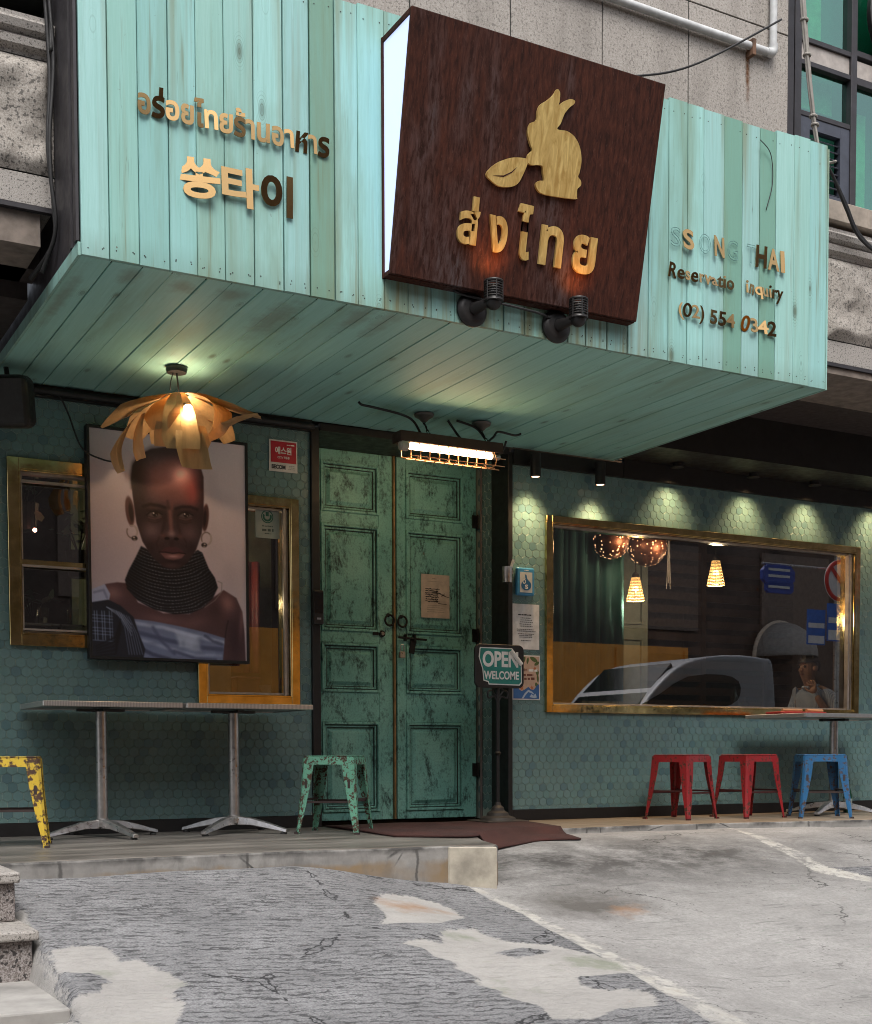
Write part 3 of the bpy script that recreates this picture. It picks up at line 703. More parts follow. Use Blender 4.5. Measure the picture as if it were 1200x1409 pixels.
# ------------------------------------------------------------------ wooden canopy
canopy = thing('wooden_canopy', 'turquoise painted board canopy with sloping plank underside over the entrance', 'canopy', (3.5, 6.5, 2.54))
def cn(b, n, m, par=None, **k):
    o = b.build(n, m, par or canopy, **k)
    if par is None: o.location = (-3.5, -6.5, -2.54)
    return o
rnd = random.Random(11)
CX0, CX1, CYF, CYB, CZ0, CZ1 = 1.37, 5.602, 5.535, 7.575, 2.538, 3.893
def plank_edges(a, b, w, seed):
    r = random.Random(seed); e = [a]; n = round((b-a)/w)
    for i in range(1, n): e.append(a+(b-a)*i/n+r.uniform(-.012, .012))
    return e+[b]
fb = MB(); nails = MB()
e = plank_edges(CX0, CX1, .1285, 4)
for i in range(len(e)-1):
    g = rnd.choice([.0008, .0014, .0022, .003, .0055])
    k = rnd.uniform(.84, 1.06)
    cc = (k*rnd.uniform(.92, 1.05), k, k*rnd.uniform(.97, 1.06))
    if rnd.random() < .13: cc = (k*.60, k*.68, k*.58)
    top = CZ1+rnd.uniform(-.012, .012); y = CYF-rnd.uniform(0, .005)
    # plank with softened edges and a slight cup
    x0, x1 = e[i]+g, e[i+1]-g; b_ = .003
    fb.add([(x0, y+.022, CZ0), (x0, y+b_, CZ0), (x0+b_, y, CZ0), ((x0+x1)/2, y-rnd.uniform(-.0012, .002), CZ0), (x1-b_, y, CZ0), (x1, y+b_, CZ0), (x1, y+.022, CZ0)]+
           [(x0, y+.022, top), (x0, y+b_, top), (x0+b_, y, top), ((x0+x1)/2, y, top), (x1-b_, y, top), (x1, y+b_, top), (x1, y+.022, top)],
           [(j, j+1, j+8, j+7) for j in range(6)]+[(6, 5, 4, 3, 2, 1, 0), (7, 8, 9, 10, 11, 12, 13), (0, 7, 13, 6)], 0, cc)
    for zz in (CZ0+.035, CZ0+.042, CZ1-.06):
        for xx in (x0+.025, x1-.025):
            if rnd.random() < .85: nails.lathe([(.0001, 0), (.0033, 0), (.003, .0012)], (xx+rnd.uniform(-.006, .006), y-.0002, zz+rnd.uniform(-.008, .008)), (0, -1, 0), 6)
fb.box(CX0+.005, CX1-.005, CYF+.0225, CYF+.05, CZ0+.004, CZ1-.03, 1)
fo = cn(fb, 'fascia', [M['fascia'], M['dark_gap']])
cn(nails, 'nail', plain('nail_head', (.03, .035, .03), .6), fo)['kind'] = 'stuff'
sb = MB(); e = plank_edges(CX0, CX1, .1355, 9)
for i in range(len(e)-1):
    g = rnd.choice([.0008, .0015, .0025, .003]); k = rnd.uniform(.92, 1.03)
    z = CZ0+rnd.uniform(0, .004); x0, x1 = e[i]+g, e[i+1]-g
    cc = (k*.95, k, k)
    sb.add([(x0, CYF+.024, z+.02), (x0, CYF+.024, z+.002), (x0+.002, CYF+.024, z), (x1-.002, CYF+.024, z), (x1, CYF+.024, z+.002), (x1, CYF+.024, z+.02)]+
           [(x0, CYB, z+.02), (x0, CYB, z+.002), (x0+.002, CYB, z), (x1-.002, CYB, z), (x1, CYB, z+.002), (x1, CYB, z+.02)],
           [(j, j+1, j+7, j+6) for j in range(5)]+[(5, 4, 3, 2, 1, 0), (6, 7, 8, 9, 10, 11), (0, 6, 11, 5)], 0, cc)
sb.box(CX0+.004, CX1-.004, CYF+.03, CYB-.004, CZ0+.026, CZ0+.05, 1)
cn(sb, 'soffit', [M['soffit'], M['dark_gap']])
cn(MB().box(CX0-.012, CX0-.0005, CYF+.002, CYB, CZ0-.004, CZ0+.05), 'edge_board', M['fascia'])
cn(MB().box(CX1+.0005, CX1+.012, CYF+.002, CYB, CZ0-.002, CZ1-.01), 'side_board', M['fascia'])
cn(MB().box(CX0-.006, CX0-.0006, CYF+.02, CYB, CZ0+.055, 4.6).box(CX0-.018, CX0-.0065, CYF+.004, CYF+.045, CZ0+.055, 4.6).box(CX0-.0175, CX0-.0064, CYF+.10, CYF+.13, CZ0+.055, 4.6), 'side_sheet', M['grey_steel'])

# raised letters on the boards
def letters(body, x0, x1, z0, z1, label, bold, tilt, extra=None, outline=0, mat=None):
    o_ = thing('raised_lettering', label, 'lettering', ((x0+x1)/2, CYF, z0), group='gold lettering on the canopy')
    return o_
def letter_line(o_, items):
    for body, x0, x1, z0, z1, bold, tilt, ghost in items:
        mb = MB(); X0 = x0-o_.location.x; Z0 = z0-o_.location.z
        add_text(mb, body, x1-x0, z1-z0, .004 if not ghost else .003, (X0, -.012, Z0), (1, 0, 0), (0, 0, 1), (0, -1, 0), bold, 0, (1, 1, 1), 0 if ghost else tilt, .012 if ghost else 0)
        ob = mb.build('ghost_letter' if ghost else 'lettering', M['ghost_letter'] if ghost else M['gold_mirror'], o_)
random.seed(21)
L = letters('', 1.612, 2.495, 3.155, 3.27, 'row of small gold Thai letters at the left of the turquoise canopy', 0, 0)
letter_line(L, [('อร่อยไทยร้านอาหาร', 1.612, 2.495, 3.16, 3.285, .03, .12, 0)])
L = letters('', 1.79, 2.315, 2.857, 3.036, 'large bold gold Korean letters at the left of the turquoise canopy', 0, 0)
letter_line(L, [('쏭타이', 1.792, 2.315, 2.857, 3.036, .035, .11, 0)])
L = letters('', 4.46, 5.29, 3.123, 3.25, 'gold capital letters SONG THAI with faded ghost letters, right of the brown sign', 0, 0)
cw = .072
letter_line(L, [('S', 4.462, 4.53, 3.135, 3.235, 0, 0, 1), ('S', 4.543, 4.616, 3.13, 3.24, .03, .07, 0), ('O', 4.655, 4.735, 3.132, 3.236, 0, 0, 1), ('N', 4.755, 4.83, 3.13, 3.24, .03, .07, 0), ('G', 4.85, 4.925, 3.132, 3.238, 0, 0, 1), ('T', 4.99, 5.05, 3.14, 3.24, 0, 0, 1), ('H', 5.055, 5.13, 3.128, 3.245, .03, .07, 0), ('A', 5.14, 5.222, 3.126, 3.246, .03, .07, 0), ('I', 5.235, 5.262, 3.125, 3.246, .03, .07, 0)])
L = letters('', 4.446, 5.268, 2.956, 3.043, 'gold line reading Reservatio inquiry, right of the brown sign', 0, 0)
letter_line(L, [('Reservatio', 4.446, 4.90, 2.972, 3.043, .02, .12, 0), ('inquiry', 4.985, 5.255, 2.953, 3.043, .02, .12, 0)])
L = letters('', 4.516, 5.205, 2.76, 2.85, 'gold phone number (02) 554 0342, lowest line right of the brown sign', 0, 0)
letter_line(L, [('(02)', 4.516, 4.69, 2.758, 2.852, .012, .12, 0), ('554', 4.73, 4.905, 2.77, 2.845, .02, .12, 0), ('0342', 4.95, 5.205, 2.768, 2.848, .02, .12, 0)])

# ------------------------------------------------------------------ signboard
B_ = -.208293; nv = math.hypot(1, B_)
SX, SZ = 2.769, 2.675
sign = thing('signboard', 'big dark brown timber signboard with gold rabbit emblem and Thai letters, lit white side', 'signboard', (SX, CYF, SZ))
SW, SH = 1.42, 1.115
yb = 6.011722+B_*SZ-CYF          # front plane offset at the bottom, relative to the fascia
O = Vector((0, yb, 0)); U = Vector((1, 0, 0)); V = Vector((0, B_/nv, 1/nv)); N = Vector((0, -1/nv, B_/nv))
def face(u, v, d): return O+U*u+V*v+N*d
b = MB(); m = .002
b.add([face(0, 0, 0), face(SW, 0, 0), face(SW, SH, 0), face(0, SH, 0)]+[face(0, 0, -.02), face(SW, 0, -.02), face(SW, SH, -.02), face(0, SH, -.02)],
      [(0, 1, 2, 3), (7, 6, 5, 4), (0, 4, 5, 1), (1, 5, 6, 2), (2, 6, 7, 3), (3, 7, 4, 0)])
sbod = b.build('front_board', M['sign'], sign, bevel=.004, seg=2)
hb = SH/nv
def quadbox(name, x0, x1, z0, z1, ins, mat):
    q = MB(); f = lambda z: yb+B_*z+.0205*nv
    q.add([(x0, f(z0), z0), (x1, f(z0), z0), (x1, -.004, z0), (x0, -.004, z0), (x0, f(z1), z1), (x1, f(z1), z1), (x1, -.004, z1), (x0, -.004, z1)], [(0, 3, 2, 1), (4, 5, 6, 7), (0, 1, 5, 4), (1, 2, 6, 5), (2, 3, 7, 6), (3, 0, 4, 7)])
    return q.build(name, mat, sign, bevel=.0015)
quadbox('box_top', 0, SW, hb-.022, hb+.002, 0, M['sign'])
quadbox('box_bottom', 0, SW, .0, .022, 0, M['sign'])
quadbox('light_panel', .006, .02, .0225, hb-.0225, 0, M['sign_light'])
quadbox('box_side', SW-.02, SW, .0225, hb-.0225, 0, M['sign'])
b = MB(); b.box(-.003, .014, -.016, -.001, .0, hb); b.build('back_edge', M['sign'], sign)
RABBIT = [(0.787, 0.948), (0.804, 0.937), (0.807, 0.903), (0.805, 0.879), (0.829, 0.902), (0.864, 0.922), (0.891, 0.921), (0.89, 0.907), (0.863, 0.882), (0.841, 0.85), (0.827, 0.808), (0.811, 0.779), (0.869, 0.782), (0.918, 0.763), (0.952, 0.722), (0.967, 0.666), (0.963, 0.617), (0.958, 0.598), (0.976, 0.583), (0.979, 0.562), (0.961, 0.542), (0.963, 0.509), (0.954, 0.497), (0.818, 0.485), (0.756, 0.487), (0.731, 0.503), (0.725, 0.523), (0.742, 0.538), (0.767, 0.545), (0.756, 0.576), (0.75, 0.603), (0.725, 0.605), (0.696, 0.597), (0.668, 0.603), (0.664, 0.634), (0.684, 0.661), (0.672, 0.682), (0.655, 0.714), (0.651, 0.742), (0.66, 0.773), (0.692, 0.794), (0.692, 0.831), (0.705, 0.863), (0.746, 0.895), (0.773, 0.924)]
LEAF = [(0.666, 0.619), (0.589, 0.61), (0.519, 0.58), (0.472, 0.543), (0.45, 0.508), (0.479, 0.487), (0.525, 0.472), (0.583, 0.48), (0.625, 0.503), (0.652, 0.555), (0.668, 0.603)]
SLIT = [(0.483, 0.511), (0.541, 0.522), (0.582, 0.546), (0.613, 0.574), (0.584, 0.541), (0.542, 0.515)]
def smooth_poly(P, n=4):
    Q = [Vector((p[0], p[1], 0)) for p in P]; m = len(Q); out = []
    for i in range(m):
        p0, p1, p2, p3 = Q[i-1], Q[i], Q[(i+1) % m], Q[(i+2) % m]
        for k in range(n):
            t = k/n
            q = .5*((2*p1)+(p2-p0)*t+(2*p0-5*p1+4*p2-p3)*t*t+(3*p1-p0-3*p2+p3)*t**3); out.append((q.x, q.y))
    return out
b = MB(); b.prism(smooth_poly(RABBIT), O+N*.001, U, V, N, .014)
b.prism(smooth_poly(LEAF), O+N*.001, U, V, N, .0125)
b.prism(SLIT, O+N*.0138, U, V, N, .001, 1)
b.build('rabbit_emblem', [M['gilt'], M['sign']], sign, recalc=True)
for ch, (u0, v0), (u1, v1) in (('ส่', (.325, .19), (.438, .403)), ('ง', (.491, .183), (.596, .344)), ('ไ', (.645, .174), (.727, .422)), ('ท', (.786, .173), (.917, .355)), ('ย', (.98, .169), (1.115, .347))):
    b = MB(); add_text(b, ch, u1-u0, v1-v0, .013, O+U*u0+V*v0+N*.001, U, V, N, .032)
    b.build('lettering', M['gilt'], sign)

# little bulkhead lamps that light the sign from below
M['lamp_bulb'] = emit('warm_bulb', (1, .55, .22), 14)
def uplight(x, z, lab):
    o = thing('sign_uplight', lab, 'lamp', (x, CYF, z), group='black lamps under the signboard')
    b = MB(); b.lathe([(.001, 0), (.082, 0), (.082, .012), (.070, .026), (.055, .03), (.001, .03)], (0, -.007, 0), (0, -1, 0), 28, cap=False); b.build('wall_plate', M['lamp_black'], o, smooth='auto')
    b = MB(); b.tube([(.0, -.036, .0), (.012, -.09, .0), (.03, -.15, .012)], [.03, .024, .022], 14)
    b.ball((.035, -.158, .0), .038, 18, sz=1, a0=-90, a1=0); b.build('arm', M['lamp_black'], o, smooth='auto')
    b = MB()
    for k in range(7):
        zz = .012+k*.0115
        b.tube([(.035+.043*math.cos(a), -.158+.043*math.sin(a), zz) for a in [2*math.pi*i/24 for i in range(24)]], .0032, 6, close=True)
    for k in range(6):
        a = 2*math.pi*k/6+.3; b.tube([(.035+.0445*math.cos(a), -.158+.0445*math.sin(a), z_) for z_ in (.0, .092)], .0032, 6)
    b.lathe([(.046, 0), (.048, .004), (.046, .01)], (.035, -.158, .0), seg=24)
    b.tube([(.035+.04*math.cos(a), -.158+.04*math.sin(a), .094) for a in [2*math.pi*i/24 for i in range(24)]], .008, 8, close=True)
    b.build('cage', M['lamp_black'], o, smooth='auto')
    b = MB(); b.lathe([(.001, .01), (.026, .012), (.028, .05), (.02, .075), (.001, .084)], (.035, -.158, 0), seg=16, cap=False); b.build('glass_bulb', M['dark_glass'], o, smooth=True)
    ld = bpy.data.lights.new('uplight_beam', 'SPOT'); ld.energy = 1.5; ld.color = (1, .40, .12); ld.spot_size = rad(120); ld.spot_blend = 1; ld.shadow_soft_size = .03
    lo = bpy.data.objects.new('uplight_beam', ld); C.objects.link(lo); lo.parent = o; lo.location = (.035, -.205, .125); lo.rotation_euler = (rad(150), 0, 0)
M['dark_glass'] = plain('dark_lamp_glass', (.03, .03, .03), .1)
uplight(3.246, 2.605, 'black caged uplight under the signboard, below its first gold Thai letters')
uplight(3.737, 2.601, 'black caged uplight under the signboard, nearer its right corner')
b = MB(); b.tube(spline([(3.13, 5.50, 2.672), (3.2, 5.49, 2.655), (3.42, 5.47, 2.64), (3.6, 5.48, 2.635), (3.68, 5.50, 2.63), (3.737, 5.515, 2.62)], 6), .006, 6)
tag(b.build('lamp_cable', M['cable_black']), 'thin black cable joining the two uplights under the signboard', 'cable')

# ------------------------------------------------------------------ stone building above
stone = thing('stone_building', 'grey granite upper storey with rough stone band, behind the turquoise canopy', 'building', (3.5, 6.2, 2.6))
def sg(b, n, m, par=None, **k):
    o = b.build(n, m, par or stone, **k)
    if par is None: o.location = (-3.5, -6.2, -2.6)
    return o
YS = 5.95
pm = MB(); gp = .0035
cols_ = [-1.0, 1.2, 2.55, 3.14, 3.737, 4.329, 4.93, 5.69]
rows_ = [3.80, 4.13, 4.725, 5.9]
for i in range(len(cols_)-1):
    for j in range(len(rows_)-1):
        x0, x1 = cols_[i], cols_[i+1]
        if j == 2 and i % 2: pass
        pm.box(x0+gp, x1-gp, YS, YS+.05, rows_[j]+gp, rows_[j+1]-gp, 0)
pm.box(-1, 5.686, YS+.006, YS+.4, 3.805, 5.9, 1)
sg(pm, 'granite_panel', [M['granite_panel'], M['dark_gap']], bevel=.002)
# mouldings
mo = MB()
def mould(x0, x1, prof, end=True):
    v = [(x, y, z) for x in (x0, x1) for y, z in prof]; n = len(prof)
    mo.add(v, [(i, i+1, n+i+1, n+i) for i in range(n-1)]+[tuple(range(n))[::-1], tuple(range(n, 2*n))])
prof = [(6.2, 3.50), (5.955, 3.50), (5.95, 3.515), (5.92, 3.53), (5.915, 3.56), (5.93, 3.575), (5.90, 3.59), (5.89, 3.62), (5.905, 3.635), (5.93, 3.65), (5.93, 3.668), (6.2, 3.668)]
mould(-1.2, 1.362, prof); sg(mo, 'cornice', M['granite'])
mo = MB(); mould(5.63, 9.8, prof); sg(mo, 'cornice', M['granite'])
def rough_block(x0, x1, z0, z1, seed):
    b = MB(); nx, nz = int((x1-x0)/.018), int((z1-z0)/.018); v = []
    for j in range(nz+1):
        for i in range(nx+1):
            x = x0+(x1-x0)*i/nx; z = z0+(z1-z0)*j/nz
            d = mnoise.fractal(Vector((x*4.5+seed, z*4.5, seed*2)), .9, 2.1, 6)
            r = mnoise.ridged_multi_fractal(Vector((x*2.6, z*2.6+seed, 3)), .9, 2, 4, 1, 2)
            edge = min(i, nx-i, j, nz-j)/3
            v.append((x, YS-(.03+.03*d+.012*(r-1))*min(1, edge)+.002, z))
    f = [(j*(nx+1)+i, j*(nx+1)+i+1, (j+1)*(nx+1)+i+1, (j+1)*(nx+1)+i) for j in range(nz) for i in range(nx)]
    b.add(v, f); return b
for (a, c) in ((.3, 1.362), (-.8, .294), (5.625, 6.006), (6.012, 6.62), (6.626, 7.3)):
    sg(rough_block(a, c, 3.005, 3.494, a*3), 'rough_stone', M['granite_rough'], smooth=True)
for (a, c) in ((-.9, .6), (.604, 1.362), (5.62, 5.9), (5.904, 6.55), (6.554, 8.2)):
    sg(MB().box(a, c, YS, YS+.3, 2.865, 2.999), 'stone_band', M['granite'], bevel=.003)

for q in ((-1.5, 1.362, YS+.31, YS+.5, 2.7, 3.8), (5.61, 9.8, YS+.31, YS+.5, 2.86, 3.6)): sg(MB().box(*q), 'core_wall', M['dark_ceiling'])
for q in ((-1.5, 1.362, YS-.01, YS+.02, 2.842, 2.862), (5.61, 9.8, YS-.01, YS+.02, 2.842, 2.862)): sg(MB().box(*q), 'drip_edge', M['grey_steel'])
lg = plain('ledge_plaster', (.20, .165, .14), .85, var=.2)
for q in ((-1.5, 1.30, YS+.02, 6.45, 2.70, 2.84), (5.63, 9.8, YS+.005, 6.5, 2.80, 2.84)): sg(MB().box(*q), 'ledge', lg)
# upper right windows
fr = M['grey_steel']; YW = 6.10
fm = MB()
fm.box(5.70, 5.755, 5.97, 6.12, 3.81, 5.9)
fm.box(5.85, 5.905, YW-.04, YW+.04, 3.84, 5.9)
fm.box(5.755, 5.85, YW, YW+.05, 3.82, 5.9)
fm.box(6.325, 6.375, YW-.04, YW+.04, 3.84, 5.9)
for z in (4.385, 4.69, 4.83): fm.box(5.905, 6.325, YW-.035, YW+.03, z-.015, z+.015)
fm.box(6.375, 9.5, YW-.035, YW+.03, 4.66, 4.705).box(6.375, 9.5, YW-.035, YW+.03, 4.835, 4.87)
fm.box(5.85, 9.5, YW-.035, YW+.03, 3.822, 3.86)
ufr = sg(fm, 'window_frame', fr, bevel=.002)
sg(MB().box(5.7, 9.6, 5.90, 6.2, 3.70, 3.82), 'window_sill', plain('sill_stone', (.34, .29, .24), .8, var=.15), bevel=.004)
sg(MB().box(5.905, 9.5, YW-.02, YW+.02, 4.706, 4.814), 'spandrel', plain('spandrel_metal', (.40, .36, .33), .5, var=.15))
for (a, c, z0, z1) in ((5.905, 6.325, 4.40, 4.675), (5.905, 6.325, 4.846, 5.9), (6.375, 7.6, 3.862, 4.66), (6.375, 7.6, 4.872, 5.9)):
    sg(MB().box(a, c, YW+.0, YW+.008, z0, z1), 'window_pane', M['glass_teal'], ufr)
sg(MB().box(5.86, 9.5, YW+.16, YW+.18, 3.84, 5.9), 'window_backing', plain('room_shade', (.10, .16, .14), .8), ufr)
refl_ = plain('cream_reflection', (.62, .60, .36), .8)  # cream panels added behind the teal glass to imitate a reflected building
for q in ((6.0, 6.30, 4.50, 4.69), (6.42, 6.60, 3.9, 4.57), (6.75, 7.2, 4.3, 4.65), (5.92, 6.2, 4.93, 5.9)): sg(MB().box(q[0], q[1], YW+.10, YW+.11, q[2], q[3]), 'reflection_panel', refl_, ufr)
lv = MB(); lb = plain('slate_blue_frame', (.055, .062, .085), .5)
lv.box(5.906, 5.985, YW-.03, YW+.02, 3.865, 4.368).box(6.245, 6.324, YW-.03, YW+.02, 3.865, 4.368).box(5.9853, 6.2447, YW-.0295, YW+.02, 3.865, 3.935).box(5.9853, 6.2447, YW-.0295, YW+.02, 4.30, 4.368)
for k in range(8):
    z = 3.955+k*.044
    lv.obox(Matrix.Translation((6.115, YW, z)) @ Matrix.Rotation(rad(35), 4, 'X'), -.1295, .1295, -.022, .022, -.003, .003)
sg(lv, 'louver_vent', lb)
fan = thing('vent_fan', 'round black fan housing at the upper right, by the teal office glass', 'fan', (6.80, 6.02, 5.12))
b = MB(); b.lathe([(.34, 0), (.36, .02), (.36, .05), (.32, .075)], (0, .05, 0), (0, -1, 0), 40); b.build('housing', M['lamp_black'], fan, smooth='auto')
b = MB()
for r in (.06, .12, .18, .24, .30): b.tube([(r*math.cos(a), -.03, r*math.sin(a)) for a in [2*math.pi*i/32 for i in range(32)]], .005, 5, close=True)
for k in range(8): b.tube([(.03*math.cos(k*.785), -.03, .03*math.sin(k*.785)), (.33*math.cos(k*.785), -.03, .33*math.sin(k*.785))], .005, 5)
b.build('grille', M['lamp_black'], fan)

# pipe on the granite
pp = thing('drain_pipe', 'thin white pipe with elbow and rusty bracket, running across the granite above the sign', 'pipe', (5.0, 5.92, 4.57))
b = MB(); b.tube([(-2.2, 0, .01), (.495, 0, .0)], .022, 14); b.tube(spline([(.49, 0, 0), (.525, 0, .003), (.54, 0, .02), (.54, 0, .055)], 6), .026, 14); b.tube([(.54, 0, .055), (.54, 0, 1.1)], .022, 14); b.build('pipe_run', M['white_pipe'], pp, smooth='auto')
b = MB(); b.box(.36, .385, -.026, .03, -.055, .035); b.tube([(.37, .0, -.03), (.37, .028, -.05)], .012, 8); b.build('bracket', plain('rusty_bracket', (.16, .085, .05), .8, var=.3), pp)
t = Mt('rust_run', (.2, .09, .035), .9)
# rust run below the bracket, a thin stain on the stone
zc = t.sep(t.co())
al = t.math('MULTIPLY', t.mr(t.math('ABSOLUTE', t.math('ADD', zc[0], t.math('MULTIPLY', t.math('SUBTRACT', t.noise(9, 3), .5), .012))), .018, .003), t.mr(zc[2], -.34, -.06)); al = t.math('MULTIPLY', al, t.mr(t.noise(30, 4), .3, .6))
t.set('Alpha', al); b = MB(); b.box(-.03, .03, 0, .0012, -.34, -.02)
rs = b.build('rust_stain', t.m, stone); rs.location = (5.37-3.5, 5.9475-6.2, 4.57-2.6)
# cables
def cable(name, pts, r, mat, lab, cat='cable', n=8, group=None):
    b = MB()
    if not isinstance(pts[0][0], (tuple, list)): pts = [pts]
    for i, p in enumerate(pts): b.tube(spline(p, n), r if not isinstance(r, list) else r[i], 7)
    o = b.build(name, mat, smooth=True); tag(o, lab, cat, group); return o
rb = []
for i in range(5):
    dx, dy = random.Random(i).uniform(-.014, .014), random.Random(i+9).uniform(-.02, .02)
    rb.append([(5.73+dx, 5.90+dy, 5.1), (5.76+dx, 5.89+dy, 4.75), (5.80+dx*.7, 5.88+dy, 4.4), (5.845+dx*.4, 5.86+dy, 4.08), (5.86, 5.80+dy*.5, 3.97), (5.85, 5.72, 3.94)])
cable('cable_bundle', rb, .008, M['cable_grey'], 'grey cable bundle hanging diagonally down the upper right windows')
rb = []
for i in range(5):
    k = i/4; s = math.sin(k*3)*.02
    rb.append([(5.75, 5.72, 3.93), (5.85, 5.74, 3.86+s*.2), (6.02, 5.80, 3.73+s*(1+k)), (6.2, 5.85, 3.60+s), (6.5, 5.87, 3.53), (7.2, 5.9, 3.5)])
cable('cable_bundle', rb, .0085, M['cable_black'], 'black cable bundle sagging to the right from the canopy top corner')
for i, (x, y, z) in enumerate(((5.755, 5.89, 4.8), (5.775, 5.885, 4.6), (5.82, 5.875, 4.25), (5.83, 5.87, 4.2))):
    b = MB(); b.lathe([(.024, 0), (.026, .006), (.024, .012)], (x, y, z), (0.1, 0, 1), 12)
    tag(b.build('cable_tie', M['cable_grey']), 'pale tie round the hanging grey cable bundle, '+('topmost', 'second from the top', 'third from the top', 'lowest')[i]+' of four', 'cable tie', 'ties on the cable bundle')
cable('side_cable', [(5.84, 5.84, 4.07), (5.80, 5.80, 4.0), (5.76, 5.74, 3.93)], .008, M['cable_grey'], 'short grey cable branching off the bundle down to the canopy corner')
cable('overhead_wire', [(4.05, 5.75, 4.02), (4.4, 5.70, 4.07), (4.75, 5.65, 4.20), (5.3, 5.6, 4.55)], .006, M['cable_black'], 'single thin wire curving out from behind the signboard top')
cable('loose_wire', [(5.06, 5.50, 3.80), (5.15, 5.515, 3.75), (5.17, 5.52, 3.6), (5.13, 5.525, 3.45)], .0025, M['cable_black'], 'thin loose wire dangling over the right of the turquoise boards')
cable('cable_bundle', [[(1.335, 5.88, 3.74), (1.345, 5.86, 3.45), (1.322, 5.85, 3.15), (1.325, 5.85, 2.95), (1.345, 5.87, 2.75), (1.31, 6.0, 2.6)], [(1.32, 5.89, 3.74), (1.33, 5.87, 3.4), (1.315, 5.86, 3.1), (1.335, 5.86, 2.85), (1.34, 5.9, 2.7), (1.28, 6.1, 2.6)], [(1.33, 5.885, 4.5), (1.32, 5.885, 4.0), (1.34, 5.88, 3.7), (1.335, 5.86, 3.5)]], .009, M['cable_black'], 'black cables tied down the grey steel edge at the upper left')
cable('cable_tangle', [[(.9, 5.86, 3.98), (1.05, 5.84, 3.93), (1.15, 5.82, 4.0), (1.08, 5.81, 4.05), (.98, 5.83, 3.95), (1.12, 5.83, 3.84), (1.26, 5.85, 3.80), (1.33, 5.87, 3.74)], [(.9, 5.85, 3.9), (1.02, 5.83, 3.98), (1.12, 5.83, 4.01), (1.2, 5.83, 4.0)]], .009, M['cable_black'], 'knotted black cable on the granite in the top left corner')
# speaker under the left edge
spk = thing('wall_speaker', 'black loudspeaker hanging in the shade under the left end of the canopy', 'speaker', (1.40, 7.2, 2.33))
b = MB(); Ms = Matrix.Rotation(rad(-28), 4, 'Z') @ Matrix.Rotation(rad(12), 4, 'X')
b.obox(Ms, -.11, .11, -.08, .10, -.135, .135); b.build('cabinet', M['lamp_black'], spk, bevel=.045, seg=4)
b = MB(); b.obox(Ms, -.09, .09, -.088, -.0805, -.115, .115); b.build('grille', plain('speaker_grille', (.03, .03, .03), .7), spk, bevel=.004)
b = MB(); b.tube([(.0, .05, .10), (0, .12, .22), (0, .3, .27)], .014, 8); b.box(-.05, .05, .28, .38, .2, .3); b.build('bracket', M['lamp_black'], spk)
cable('speaker_cable', [(1.45, 7.3, 2.44), (1.62, 7.5, 2.46), (1.72, 7.54, 2.49), (1.78, 7.55, 2.40), (1.84, 7.49, 2.2), (1.95, 7.47, 2.14), (2.05, 7.46, 2.13)], .005, M['cable_black'], 'thin black speaker cable looping down beside the portrait')
# conduit along the wall top, left
cable('conduit', [(1.2, 7.53, 2.505), (1.9, 7.53, 2.50), (2.6, 7.53, 2.497), (3.29, 7.53, 2.495)], .02, M['cable_black'], 'black conduit along the wall top above the portrait', 'conduit')
